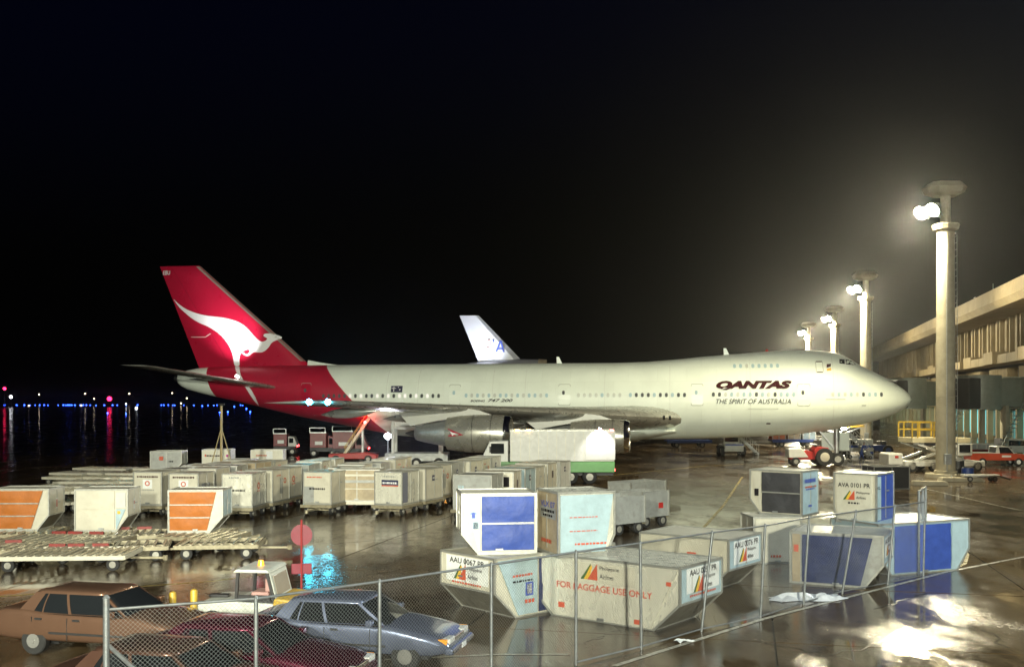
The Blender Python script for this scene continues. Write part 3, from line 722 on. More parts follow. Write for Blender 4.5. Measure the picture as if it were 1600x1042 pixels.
for side in (1, -1):
    b = MB(); b.loft([foil(s, side * t, z, c, th, 12, -.25 if t < 12 else -.05) for t, s, z, c, th in WING]); w = b.build('wing', J_WING, jet, smooth=45)
    # bright leading-edge strip and flap/aileron seams
    def wing_at(t):
        for (a, b_) in zip(WING, WING[1:]):
            if t <= b_[0]:
                k = (t - a[0]) / (b_[0] - a[0]); return [x + (y - x) * k for x, y in zip(a, b_)]
        return WING[-1]
    for t in (6.0, 9.2, 14.2, 18.2, 24.0):
        _, s, z, c, th = wing_at(t)
        q = MB(); n = 10; rings = []
        for i in range(n + 1):
            f = i / n; r = .42 * math.sin(math.pi * min(1, f * 1.15 if f < .87 else 1)) ** .7 if 0 < f < 1 else .02
            cx, cz = s + c * .52 + f * (c * .56 + 1.0), z - .28 * th - .15 - .35 * f
            rings.append([A(cx, side * t + .8 * r * math.cos(2 * math.pi * k / 10), cz + r * math.sin(2 * math.pi * k / 10)) for k in range(10)])
        q.loft(rings); q.build('flap_fairing', J_WING, w, smooth=50)
    q = MB()
    for (ta, tb_, f) in ((4.2, 10.8, .80), (12.5, 19.5, .78), (21.5, 28.4, .80)):
        Pa, Pb = wing_at(ta), wing_at(tb_)
        for dz in (1, -1):
            q.poly([A(Pa[1] + Pa[3] * f, side * ta, Pa[2] + dz * (Pa[4] * .26 + .03) - .2 * f * (ta < 12)), A(Pa[1] + Pa[3] * f + .07, side * ta, Pa[2] + dz * (Pa[4] * .26 + .03) - .2 * f * (ta < 12)),
                    A(Pb[1] + Pb[3] * f + .07, side * tb_, Pb[2] + dz * (Pb[4] * .26 + .02)), A(Pb[1] + Pb[3] * f, side * tb_, Pb[2] + dz * (Pb[4] * .26 + .02))])
    q.build('flap_seam', DARK, w, fix=False)
    # landing lights in the root leading edge
    for t in (4.0, 4.6):
        _, s, z, c, th = wing_at(t)
        q = MB(); q.cyl(A(s - .02, side * t, z), A(s + .3, side * t, z), .17, .17, 12); q.build('landing_light', GLASS, w, smooth=40)
    # navigation lamps at the tip
    for s_, t_ in ((43.5, 29.62), (44.7, 29.9)):
        q = MB(); rings = []
        for f, r in ((-.22, .02), (-.12, .17), (.06, .21), (.22, .02)): rings.append([A(s_ + f, side * (t_ + .02) + r * math.cos(2 * math.pi * k / 8), 5.65 + r * math.sin(2 * math.pi * k / 8)) for k in range(8)])
        q.loft(rings); q.build('navigation_lamp', L_CYAN if side == 1 else L_RED, w, smooth=60)
    # engines
    for t, s_in, zc, zwing in ((11.7, 24.2, 2.85, 4.3), (20.8, 32.5, 3.32, 4.95)):
        eng = None
        prof = [(.55, 1.02), (.15, 1.06), (.0, 1.16), (.08, 1.27), (.4, 1.35), (1.3, 1.42), (2.6, 1.42), (3.8, 1.34), (4.75, 1.20), (4.78, 1.12), (4.3, 1.08)]
        rings = [[A(s_in + a, side * t + r * math.cos(2 * math.pi * k / 28), zc + r * math.sin(2 * math.pi * k / 28)) for k in range(28)] for a, r in prof]
        q = MB(); q.loft(rings, True); eng = q.build('engine', J_NAC, jet, smooth=50)
        q = MB(); rr = [(.0, 1.165), (-.02, 1.2), (.09, 1.29), (.42, 1.37), (.44, 1.34)]
        q.loft([[A(s_in + a, side * t + r * math.cos(2 * math.pi * k / 28), zc + r * math.sin(2 * math.pi * k / 28)) for k in range(28)] for a, r in rr], False); q.build('inlet_lip', CHROME, eng, smooth=50, fix=False)
        q = MB()
        q.cyl(A(s_in + .5, side * t, zc), A(s_in + .56, side * t, zc), 1.03, 1.03, 28); q.build('fan_face', DARK, eng)
        q = MB(); q.lathe([(0, .03), (.25, .2), (.5, .3)], c=(-(s_in + .05), -side * t, zc), axis='x', n=12)
        q.v = [(-2 * (s_in + .05) - x + 0, y, z) for x, y, z in q.v]; q.build('spinner', STEEL, eng, smooth=50)
        for k in range(18):
            a = 2 * math.pi * k / 18
            q = MB(); q.poly([A(s_in + .38, side * t + r * math.cos(a + d), zc + r * math.sin(a + d)) for r, d in ((.28, -.1), (.28, .12), (1.0, .09), (1.0, -.06))]); q.build('fan_blade', STEEL, eng, fix=False)
        prof = [(4.2, .98), (5.2, .92), (6.6, .66), (7.2, .48), (7.25, .40)]
        q = MB(); q.loft([[A(s_in + a, side * t + r * math.cos(2 * math.pi * k / 20), zc + r * math.sin(2 * math.pi * k / 20)) for k in range(20)] for a, r in prof]); q.build('core_exhaust', STEEL, eng, smooth=50)
        q = MB(); q.cyl(A(s_in + 7.1, side * t, zc), A(s_in + 8.0, side * t, zc), .34, .05, 14); q.build('exhaust_plug', DARK, eng, smooth=50)
        for a in (1.32, 2.7):
            q = MB(); r = 1.428
            q.loft([[A(s_in + a + d, side * t + r * math.cos(2 * math.pi * k / 28), zc + r * math.sin(2 * math.pi * k / 28)) for k in range(28)] for d in (0, .04)], False); q.build('cowl_seam', DARK, eng, smooth=50, fix=False)
        q = MB(); le = wing_at(t)
        prof = [(s_in + 1.4, zc + 1.38), (s_in + 5.2, zc + 1.0), (s_in + 7.6, zc + .55), (le[1] + 5.5, le[2] - .3), (le[1] + .4, le[2] + .05), (s_in + 2.4, zc + 1.72)]
        q.prism([(-a, c) for a, c in prof], -side * t - .22, -side * t + .22); q.build('pylon', pm('pylon_metal', (.40, .40, .36), .4, .2, .05, .6), eng)
        # little red emblem on the cowl
        if side == 1:
            q = MB(); pts = [(4.45, .42), (4.35, -.18), (3.35, -.02)]
            def cowl(a, h):
                r = lerp_tab([(2.6, 1.42), (3.8, 1.34), (4.75, 1.2)], a) + .015
                return A(s_in + a, t + math.sqrt(r * r - h * h), zc + h)
            q.poly([cowl(*p_) for p_ in [(4.5, .40), (4.45, -.20), (3.9, -.16), (3.3, -.06), (3.9, .17)]]); em = q.build('emblem', J_FIN, eng, fix=False)
            q = MB(); q.v = [Vector(cowl(a, h)) + Vector((0, -.012, 0)) for a, h in [(4.4, .22), (4.1, .1), (3.75, .02), (4.0, -.02), (4.15, -.14), (4.22, .02)]]; q.v = [tuple(v) for v in q.v]; q.f = [(0, 1, 5), (1, 2, 3, 5), (3, 4, 5)]; q.m = [0] * 3; q.build('emblem_figure', INK_W, em, fix=False)

# ------------------------------------------------------------------ tail
FZ0, FZ1 = 8.9, 19.1
def fin_le(z): return 55.6 + (z - 9.3) / (19.1 - 9.3) * (66.9 - 55.6) if z > 9.3 else 55.6 - (9.3 - z) * 1.15
def fin_te(z): return 67.0 + (z - 9.2) / (19.1 - 9.2) * (71.1 - 67.0)
def fin_ht(z): return .50 - .30 * (z - FZ0) / (FZ1 - FZ0)
def fin_t(s, z):
    a, e = fin_le(z), fin_te(z); f = (s - a) / (e - a); h = fin_ht(z)
    if f < .14: return h * math.sqrt(max(0, 1 - (1 - f / .14) ** 2))
    if f > .55: return h * max(0.06, 1 - (f - .55) / .45 * .94)
    return h
rings = []
for z in (FZ0, 9.6, 10.5, 12, 14, 16, 18, 18.9, 19.1):
    a, e = fin_le(z), fin_te(z); L_ = []; k = .55 if z > 19 else 1
    fr = [0, .01, .03, .06, .1, .14, .2, .3, .42, .55, .65, .75, .85, .93, 1]
    for f in fr: L_.append((a + (e - a) * f, fin_t(a + (e - a) * f, z) * k))
    rings.append([A(s, t, z) for s, t in L_] + [A(s, -t - .001, z) for s, t in reversed(L_[1:])])
b = MB(); b.loft(rings); fin = b.build('tail_fin', J_FIN, jet, smooth=40)
q = MB(); q.v = []      # dorsal fillet in white ahead of the fin
rings = []
for s, zt_, hw_ in ((52.2, 9.18, .05), (53.4, 9.32, .18), (54.6, 9.50, .26), (55.7, 9.72, .30)):
    rings.append([A(s, hw_, 8.95), A(s, hw_ * .5, zt_ - .12), A(s, 0, zt_), A(s, -hw_ * .5, zt_ - .12), A(s, -hw_, 8.95)])
q.loft(rings); q.build('dorsal_fillet', J_FINW, jet, smooth=60)
q = MB()     # bright leading edge of the fin
zs = [9.6 + (19.0 - 9.6) * i / 12 for i in range(13)]
rg = []
for z in zs:
    a = fin_le(z); rg.append([A(a + .42, fin_t(a + .42, z) + .012, z), A(a + .16, fin_t(a + .16, z) + .012, z), A(a - .03, 0, z), A(a + .16, -fin_t(a + .16, z) - .012, z), A(a + .42, -fin_t(a + .42, z) - .012, z)])
q.loft(rg, False, False); q.build('fin_leading_edge', pm('worn_metal_edge', (.45, .40, .34), .4, .5, .1, 3), fin, smooth=60, fix=False)
def fin_patch(name, mt, pts, off=.012, parent=fin):
    V, Fc = dense_fill(pts, .45); q = MB(); q.v = [A(s, fin_t(s, z) + off, z) for s, z in V]; q.f = Fc; q.m = [0] * len(q.f)
    return q.build(name, mt, parent, fix=False)
# rudder hinge line and fin placards
fin_patch('rudder_seam', pm('rudder_line', (.25, .004, .02), .4, 0, 0), [(fin_le(z) + (fin_te(z) - fin_le(z)) * .70 + d, z) for z, d in ((9.6, 0), (18.8, 0), (18.8, .04), (9.6, .05))], .016)
fin_patch('static_mark', J_PINK, [jet_px(230 + x / 5.789, 400 + y / 5.789, .4) for x, y in ((382, 728), (515, 728), (572, 694), (575, 700), (520, 736), (382, 735))])
lettering('registration_lettering', 'EBU', fin, INK_W, (0, 0, 0), (1, 0, 0), (0, 0, 1), .8, .42, .1, .02, lambda x, y: A(70.75 - x, fin_t(70.75 - x, 18.25 + y) + .014, 18.25 + y))
# leaping kangaroo emblem, fin part
roo = [(222, 388), (260, 422), (320, 466), (390, 500), (480, 528), (580, 545), (680, 557), (770, 577), (840, 605), (900, 650), (950, 705), (1000, 756), (1038, 775), (1072, 764), (1086, 746), (1072, 737), (1052, 722), (1060, 706), (1090, 700), (1145, 706), (1204, 731),
       (1186, 752), (1150, 770), (1125, 787), (1103, 822), (1070, 855), (1030, 873), (980, 870), (955, 876), (932, 896), (905, 905), (880, 896), (864, 881), (876, 873), (892, 886), (911, 884), (926, 868), (928, 850), (908, 846), (880, 856), (858, 874), (843, 895), (836, 940), (834, 990), (792, 990), (780, 940),
       (772, 892), (754, 840), (720, 782), (670, 722), (610, 676), (540, 636), (460, 602), (390, 560), (330, 512), (276, 462)]
R_WHITE = pm('emblem_white', (.80, .80, .80), .32, 0, .03, .5, coat=.2)
fin_patch('kangaroo_emblem', R_WHITE, spline([jet_px(230 + x / 5.789, 400 + y / 5.789, .42) for x, y in roo], 4), .025)
# emblem leg continuing down the fuselage
legL = [(366.5, 570), (369, 580), (373, 590), (378, 598), (384, 606), (391, 617), (398, 627), (405.5, 635)]
legR = [(374.2, 570), (374.6, 578), (376.5, 586), (381, 594), (388, 603), (393.5, 610), (399, 620), (405.5, 635)]
q = MB()
for i in range(len(legL) - 1):
    n = 4
    for j in range(n):
        quad = []
        for (a, b_, f) in ((legL[i], legL[i + 1], j / n), (legR[i], legR[i + 1], j / n), (legR[i], legR[i + 1], (j + 1) / n), (legL[i], legL[i + 1], (j + 1) / n)):
            x, y = a[0] + (b_[0] - a[0]) * f, a[1] + (b_[1] - a[1]) * f
            s, z = jet_px(x, y, 1.6)
            for _ in range(4): s, z = jet_px(x, y, skin_t(s, z))
            quad.append(A(s, skin_t(s, z) + .03, z))
        q.poly(quad)
q.build('kangaroo_emblem_leg', R_WHITE, body, fix=False)
STAB = [(.6, 56.4, 6.75, 10.2, .62, 1.15), (2.4, 58.0, 7.02, 8.6, .55, 1.02), (6.0, 61.4, 7.75, 6.1, .40, .62), (10.6, 65.6, 8.72, 3.4, .20, .18), (11.05, 66.4, 8.84, 2.6, .10, .08)]
for side in (1, -1):
    b = MB(); b.loft([foil(s, side * t, z, c, th, 10, tw) for t, s, z, c, th, tw in STAB]); st = b.build('tailplane', J_WING, jet, smooth=45)
    q = MB(); q.cyl(A(60.8, side * 4.6, 7.95), A(61.1, side * 4.6, 8.12), .14, .14, 10); lg = q.build('logo_lamp', L_COOL if False else pm('logo_lamp_glass', (.8, .8, .8), .2, 0, 0, emit=(1, 1, .95), es=6), st)
    l = bpy.data.lights.new('logo_light', 'SPOT'); l.energy = 7000; l.color = (1.0, .96, .98); l.spot_size = R(62); l.spot_blend = 1.0; l.shadow_soft_size = .12
    lo = link(bpy.data.objects.new('logo_light', l), lg); p0 = Vector(A(61.0, side * 4.6, 8.25)); p1 = Vector(A(63.2, side * .3, 13.0))
    lo.location = p0; lo.rotation_euler = (p1 - p0).to_track_quat('-Z', 'Y').to_euler()
# auxiliary exhaust at the cone
q = MB(); q.cyl(A(69.0, 0, 7.95), A(69.5, 0, 8.0), .35, .28, 14); q.build('exhaust_outlet', DARK, jet, smooth=40)
# ------------------------------------------------------------------ landing gear
def bogie(s, t, n_ax=2, r=.62, gap=1.5):
    q = MB(); q.cyl(A(s, t, .62), A(s, t, 3.4), .2, .28, 10); q.bar(A(s - gap / 2, t, .62), A(s + gap / 2, t, .62), .22); q.bar(A(s, t, 1.2), A(s + 1.6, t * .7, 3.2), .12)
    g = q.build('landing_gear', STEEL, jet, smooth=40)
    for i in range(n_ax):
        for d in (-.55, .55):
            x, y, z = A(s - gap / 2 + i * gap / max(1, n_ax - 1) if n_ax > 1 else s, t + d, r)
            wheel(g, x, y, z, r, .46)
    q = MB(); q.bb(-s - 1.2, -s + 1.2, -t - .06 + .75, -t + .0 + .75, 1.3, 2.9); q.build('gear_door', J_FINW, g)
bogie(6.2, 0, 1, .56)
for s, t in ((33.2, 5.5), (33.2, -5.5), (36.4, 1.9), (36.4, -1.9)): bogie(s, t)

# ================================================================== tri-jet behind
tri = thing('tri_jet', 'silver airliner with tail engine and red and blue letters on its lit fin, behind', 'aircraft', (42.5, 137.5, 0), -.10)
T_SIL = pm('polished_silver_skin', (.62, .63, .66), .22, .55, .06, .4, .05)
T_GRY = pm('fin_grey_white', (.66, .68, .74), .35, .1, .05, .4)
b = MB(); rings = []
for s, zb, zt, hw in ((0, 4.6, 4.8, .05), (.8, 3.7, 5.6, .9), (2.5, 2.9, 6.8, 1.9), (5, 2.4, 7.7, 2.6), (9, 2.1, 8.1, 3.0), (30, 2.1, 8.1, 3.0), (37, 2.6, 8.0, 2.9), (43, 4.0, 7.7, 2.2), (48, 5.4, 7.3, 1.2), (51, 6.2, 7.0, .4)):
    rings.append([(-s, -hw * math.cos(2 * math.pi * k / 24), (zb + zt) / 2 + (zt - zb) / 2 * math.sin(2 * math.pi * k / 24)) for k in range(24)])
b.loft(rings); b.build('fuselage', T_SIL, tri, smooth=50)
def tri_px(x, y, t=0.0, ox=42.5, oy=137.5, th=.10):
    c, n = math.cos(th), math.sin(th); u = (x - 800) / F_PX
    s = (ox - t * n - u * (oy - t * c)) / (c + u * n); Y = oy + s * n - t * c
    return s, CAM_H + (HORIZON - y) * Y / F_PX
finp = [tri_px(x, y) for x, y in ((718, 493), (748, 493), (818, 566), (748, 566))]
b = MB(); a_ = [(-s, z) for s, z in finp]
rings = []
for k in (0, .25, .5, .75, 1):
    te = [finp[3][i] + (finp[0][i] - finp[3][i]) * k for i in (0, 1)]; le = [finp[2][i] + (finp[1][i] - finp[2][i]) * k for i in (0, 1)]
    h = .42 - .22 * k
    rings.append([(-le[0], 0, le[1]), (-(le[0] * .85 + te[0] * .15), -h, le[1]), (-(le[0] * .5 + te[0] * .5), -h, le[1]), (-te[0], -.04, te[1]), (-te[0], .04, te[1]), (-(le[0] * .5 + te[0] * .5), h, le[1]), (-(le[0] * .85 + te[0] * .15), h, le[1])])
b.loft(rings); tf = b.build('tail_fin', T_GRY, tri, smooth=30)
def tri_print(name, mt, pts):
    q = MB(); P = [tri_px(x, y, .45) for x, y in pts]; q.v = [(-s, -.47, z) for s, z in P]; q.f = [tuple(t) for t in area_tris(P)]; q.m = [0] * len(q.f); q.build(name, mt, tf, fix=False)
def big_A(x0, x1, yb, yt, w):
    xm = (x0 + x1) / 2 + 1
    return [[(x0, yb), (x0 + w, yb), (xm + w * .4, yt), (xm - w * .6, yt)], [(x1 - w, yb), (x1, yb), (xm + w * .6, yt), (xm - w * .4, yt)], [(x0 + (xm - x0) * .3, yb - 4), (x1 - (x1 - xm) * .3, yb - 4), (x1 - (x1 - xm) * .4, yb - 6.2), (x0 + (xm - x0) * .4, yb - 6.2)]]
FADE_R = pm('pale_red_print', (.75, .45, .45), .4, 0, 0)
for pts in big_A(756, 769, 549, 531, 2.8): tri_print('letter_stroke', FADE_R, pts)
for pts in big_A(774, 788.5, 550, 532, 2.8): tri_print('letter_stroke', INK_B, pts)
tri_print('bird_mark', INK_B, [(768, 526), (771, 536), (774, 527), (772, 531), (770, 531)])
b = MB(); rings = []
for x, r in ((716, .45), (735, .95), (770, 1.3), (810, 1.42), (845, 1.36), (852, 1.2)):
    s, z = tri_px(x, 576); rings.append([(-s, -r * math.cos(2 * math.pi * k / 22), 10.2 + r * math.sin(2 * math.pi * k / 22)) for k in range(22)])
b.loft(rings); te_ = b.build('tail_engine', T_SIL, tri, smooth=50)
s, z = tri_px(853, 576)
b = MB(); b.loft([[(-s + d, -r * math.cos(2 * math.pi * k / 22), 10.2 + r * math.sin(2 * math.pi * k / 22)) for k in range(22)] for d, r in ((-1.0, 1.40), (.1, 1.32), (.12, 1.15))], False); b.build('inlet_lip', TAN_P, te_, smooth=50, fix=False)
for side in (1, -1):
    b = MB(); b.loft([[(-x, y, z) for x, y, z in [(-p[0], p[1], p[2]) for p in foil(s_, side * t, z_, c_, th_, 8)]] for t, s_, z_, c_, th_ in ((1, 42.5, 7.0, 6.5, .7), (10.5, 51.0, 8.6, 3.0, .25))]); b.build('tailplane', T_SIL, tri, smooth=45)
    b = MB(); b.loft([foil(s_, side * t, z_, c_, th_, 8) for t, s_, z_, c_, th_ in ((1, 17.5, 3.2, 11.5, 1.4), (8, 22.5, 3.7, 7.6, .9), (23.5, 34, 5.4, 2.8, .3))]); wv = b.build('wing', T_SIL, tri, smooth=45)
    b = MB(); b.lathe([(0, 1.05), (-.3, 1.25), (-2.2, 1.3), (-4.2, 1.0)], c=(-19.2, -side * 8.2, 2.5), axis='x', n=20); b.build('engine', T_SIL, tri, smooth=50)
    q = MB(); q.cyl((-33, -side * 4.2, 0), (-33, -side * 4.2, 3), .3, .3, 8); g_ = q.build('landing_gear', STEEL, tri)
    for d in (-.5, .5): wheel(g_, -32.4, -side * 4.2 + d, .6, .6, .45); wheel(g_, -33.6, -side * 4.2 + d, .6, .6, .45)
q = MB(); q.cyl((-7, 0, 0), (-7, 0, 3), .2, .2, 8); g_ = q.build('landing_gear', STEEL, tri); wheel(g_, -7, .3, .5, .5, .35); wheel(g_, -7, -.3, .5, .5, .35)
q = MB(); q.cyl((-46.5, -5.2, 8.1), (-46.5, -5.2, 8.25), .12, .12, 8); lg = q.build('logo_lamp', MATS['logo_lamp_glass'], tri)
l = bpy.data.lights.new('logo_light', 'SPOT'); l.energy = 7000; l.color = (.86, .90, 1.0); l.spot_size = R(75); l.spot_blend = 1.0; l.shadow_soft_size = .12
lo = link(bpy.data.objects.new('logo_light', l), lg); p0 = Vector((-46.5, -5.2, 8.4)); sA, zA = tri_px(752, 535); p1 = Vector((-sA, -.3, zA)); lo.location = p0; lo.rotation_euler = (p1 - p0).to_track_quat('-Z', 'Y').to_euler()

# ================================================================== freight containers
def profile(w, h, ins, hc, contour, k=0.0):
    P = []
    if contour in 'LB': P += [(0 + k, hc), (ins + k, 0 + k)]
    else: P += [(0 + k, 0 + k)]
    if contour in 'RB': P += [(w - ins - k, 0 + k), (w - k, hc)]
    else: P += [(w - k, 0 + k)]
    P += [(w - k, h - k), (0 + k, h - k)]
    return P

def pal_logo(parent, face, cx, cz, s, name='airline_emblem', txt=True, cap=None):
    """striped triangle emblem with two lines of lettering; face(x, z, off) gives the point"""
    def tri_(pts, mt, off):
        q = MB(); q.poly([face(cx + a * s, cz + c * s, off) for a, c in pts]); q.build(name, mt, parent, fix=False)
    tri_([(-.95, -.32), (-.72, -.32), (-.42, .28), (-.46, .34)], INK_G, .012)
    tri_([(-.78, -.32), (-.52, -.32), (-.36, .2), (-.42, .30)], INK_Y, .015)
    tri_([(-.60, -.32), (-.10, -.32), (-.12, .36)], INK_R, .018)
    if txt:
        for k, word in enumerate(('Philippine', 'Airlines')):
            V, Fc = text_data(word, 0, .01); w = .95 if k == 0 else .68; hh = .2
            q = MB(); q.v = [tuple(face(cx + (0.0 + x * w) * s, cz + (.08 - k * .32 + y * hh) * s, .012)) for x, y in V]; q.f = list(Fc); q.m = [0] * len(Fc); q.build('lettering', INK, parent, fix=False)

def container(label, loc, rz, w=2.0, d=1.53, h=1.62, ins=.45, hc=.58, contour='R', skin=None, front=None, group=None, prints=(), name='freight_container', cat='container', rails=True, side=None, backside=None):
    """front face looks along -y of the container; x runs along the front"""
    skin = skin or ALU
    t = thing(name, label, cat, loc, rz, group)
    P = profile(w, h, ins, hc, contour)
    b = MB(); n = len(P); y0, y1 = .03, d
    i0 = len(b.v); b.v += [(x, y0, z) for x, z in P] + [(x, y1, z) for x, z in P]
    b.f.append(tuple(range(n))); b.m.append(0); b.f.append(tuple(n + i for i in reversed(range(n)))); b.m.append(0)
    for i in range(n):
        j = (i + 1) % n; b.f.append((i, n + i, n + j, j))
        xm = (P[i][0] + P[j][0]) / 2
        vert = abs(P[i][0] - P[j][0]) < 1e-6
        b.m.append(1 if side and vert and xm > w / 2 else (2 if backside and vert and xm < w / 2 else (3 if not vert and P[i][1] != P[j][1] else 0)))
    under = pm('worn_underside_metal', (.28, .26, .2), .42, .5, .2, 2.4, .1, .3, 3, dirt=.4)
    body_ = b.build('body', [skin, side or skin, backside or skin, under], t)
    if rails:
        r = MB(); e = .055
        for yy in (0.0, d):
            for (a, c), (a2, c2) in zip(P, P[1:] + P[:1]): r.bar((a, yy + (.02 if yy == 0 else -.01), c), (a2, yy + (.02 if yy == 0 else -.01), c2), e, e)
        for a, c in P: r.bar((a, 0, c), (a, d, c), e, e)
        r.build('edge_rails', FRAME, t)
    # stiffening seams, latch and tie-down rings
    rs_ = random.Random(len(label))
    ns = 3 if w > 3 else 1
    for k in range(ns):
        for f_, y_ in (('end', d),):
            x_ = w * (k + 1) / (ns + 1); q = MB(); q.bb(x_ - .025, x_ + .025, y_ + .002, y_ + .02, .1, h - .08); q.build('seam', FRAME, t)
        if not front: x_ = w * (k + 1) / (ns + 1) + .02; q = MB(); q.bb(x_ - .02, x_ + .02, .012, .028, .08, h - .08); q.build('seam', FRAME, t)
    for x_, s_ in ((w, 1), (0, -1)):
        if (contour in 'RB' and s_ > 0) or (contour in 'LB' and s_ < 0): z0_ = hc + .05
        else: z0_ = .1
        q = MB(); q.bb(x_ - .014 if s_ < 0 else x_ + .002, x_ - .002 if s_ < 0 else x_ + .014, d * .52, d * .52 + .04, z0_, h - .08); q.build('seam', FRAME, t)
        q = MB(); q.bb(x_ - .03 if s_ < 0 else x_ + .003, x_ - .003 if s_ < 0 else x_ + .03, d * .52 + .12, d * .52 + .30, h * .62, h * .62 + .05); q.build('latch', STEEL, t)
    q = MB(); q.bb(w * .5 - .1, w * .5 + .1, -.045, -.012, .05, .11); q.build('latch', STEEL, t)
    bs = MB(); xs0 = ins if contour in 'LB' else 0; xs1 = w - ins if contour in 'RB' else w
    bs.bb(xs0 - .02, xs1 + .02, -.02, d + .02, -.055, -.005); bs.build('base_plate', FRAME, t)
    if front:
        for fr in (front if isinstance(front, list) else [front]):
            mt, xb0, xb1, xt0, xt1, z0, z1, kind, straps = fr      # bottom and top extents
            ph = random.uniform(0, 6)
            if kind == 'canvas':
                def fn(u, v):
                    x = (xb0 + (xb1 - xb0) * u) * (1 - v) + (xt0 + (xt1 - xt0) * u) * v; z = z0 + (z1 - z0) * v
                    bulge = .045 * math.sin(math.pi * u) * abs(math.sin(math.pi * v * (straps + 1))) ** .7 + .012 * math.sin(9 * u + 5 * v + ph) + .008 * math.sin(17 * v - 6 * u + ph)
                    return (x, -.012 - bulge * .8, z)
                q = MB(); q.grid(fn, 14, 12); cu = q.build('curtain', mt, t, smooth=60, fix=False)
                for k in range(straps):
                    v = (k + 1) / (straps + 1); z = z0 + (z1 - z0) * v
                    xa = xb0 * (1 - v) + xt0 * v; xb = xb1 * (1 - v) + xt1 * v
                    q = MB(); q.bar((xa, -.045, z), (xb, -.045, z), .018, .045); q.build('strap_bar', FRAME, cu)
            else:
                q = MB(); q.hexa([(xb0, -.008, z0), (xb1, -.008, z0), (xb1, .02, z0), (xb0, .02, z0), (xt0, -.008, z1), (xt1, -.008, z1), (xt1, .02, z1), (xt0, .02, z1)]); q.build('panel', mt, t)
    faces = {'F': lambda x, z, o: (x, -.012 - o, z), 'R': lambda x, z, o: (w + .004 + o, x, z), 'L': lambda x, z, o: (-.004 - o, d - x, z)}
    for pr in prints:
        kind, f, cx, cz, pw, ph_ = pr[:6]; fc = faces[f]
        if kind == 'plate':
            q = MB(); q.poly([fc(cx - pw / 2, cz - ph_ / 2, .006), fc(cx + pw / 2, cz - ph_ / 2, .006), fc(cx + pw / 2, cz + ph_ / 2, .006), fc(cx - pw / 2, cz + ph_ / 2, .006)]); q.build('data_plate', pr[6], t, fix=False)
        elif kind == 'text':
            V, Fc = text_data(pr[6], 0, .015); q = MB(); q.v = [tuple(fc(cx - pw / 2 + x * pw, cz - ph_ / 2 + y * ph_, .012)) for x, y in V]; q.f = list(Fc); q.m = [0] * len(Fc); q.build('lettering', pr[7], t, fix=False)
        elif kind == 'pal': pal_logo(t, fc, cx, cz, pw)
        elif kind == 'ring':
            q = MB()
            for k in range(16):
                a0, a1 = 2 * math.pi * k / 16, 2 * math.pi * (k + 1) / 16
                q.poly([fc(cx + rr * math.cos(a), cz + rr * math.sin(a), .012) for rr, a in ((pw / 2, a0), (pw / 2, a1), (pw / 2 - ph_, a1), (pw / 2 - ph_, a0))])
            q.build('round_mark', pr[6], t, fix=False)
        elif kind == 'dash':       # print too small to read: a broken line of marks
            q = MB(); x = cx - pw / 2
            while x < cx + pw / 2:
                l_ = random.uniform(.04, .11); q.poly([fc(x, cz - ph_ / 2, .012), fc(min(x + l_, cx + pw / 2), cz - ph_ / 2, .012), fc(min(x + l_, cx + pw / 2), cz + ph_ / 2, .012), fc(x, cz + ph_ / 2, .012)]); x += l_ + .03
            q.build('faint_print', pr[6], t, fix=False)
        elif kind == 'arrow':
            q = MB(); q.poly([fc(cx + a * pw, cz + c * ph_, .012) for a, c in ((-.5, .2), (0, .5), (.5, .2), (.2, .2), (.2, -.5), (-.2, -.5), (-.2, .2))]); q.build('arrow_mark', pr[6], t, fix=False)
    return t

def rot(p, a): return Vector((p[0] * math.cos(a) - p[1] * math.sin(a), p[0] * math.sin(a) + p[1] * math.cos(a), 0))
def at_corner(corner, local, a, z=0.0):
    """location so that the container's local floor point lies on the ground point corner"""
    q = Vector((corner[0], corner[1], 0)) - rot(local, a); return (q.x, q.y, z)

GP = 'low silver containers parked by the fence'
# low double-sloped containers by the fence
aA = R(-44)        # front face looking to the lower left, end to the lower right -- pale front
W_, D_, H_ = 4.55, 2.24, 1.6
# pale 'baggage use only' box in front
a2 = R(-38)
c2 = container('low silver container with red baggage lettering and blue white end, closest to the fence', at_corner(G(1020, 985), (W_ - .75, 0), a2), a2, W_, D_, H_, .75, .72, 'B', skin=ALU, side=CYAN_P, group=GP,  # bluish lamplight is put into the colour of the end
    front=[(ALU, .80, W_ - .80, .06, W_ - .06, .06, H_ - .06, 'panel', 0)],
    prints=[('plate', 'F', 2.35, 1.25, 1.9, .5, ALU_P), ('pal', 'F', 2.25, 1.27, .62, 0), ('text', 'F', 2.35, .86, 2.9, .17, 'FOR BAGGAGE USE ONLY', INK_R), ('plate', 'R', 1.2, 1.24, 1.75, .62, PLATE), ('text', 'R', 1.2, 1.43, 1.45, .15, 'AAU 0051 PR', INK), ('pal', 'R', 1.25, 1.13, .62, 0), ('dash', 'R', 1.2, .86, 1.4, .05, INK_R), ('plate', 'F', W_ - 1.2, .16, .16, .12, INK_R), ('plate', 'F', 1.05, .32, .2, .14, INK_R), ('plate', 'F', W_ - .3, 1.2, .14, .1, INK_R)])
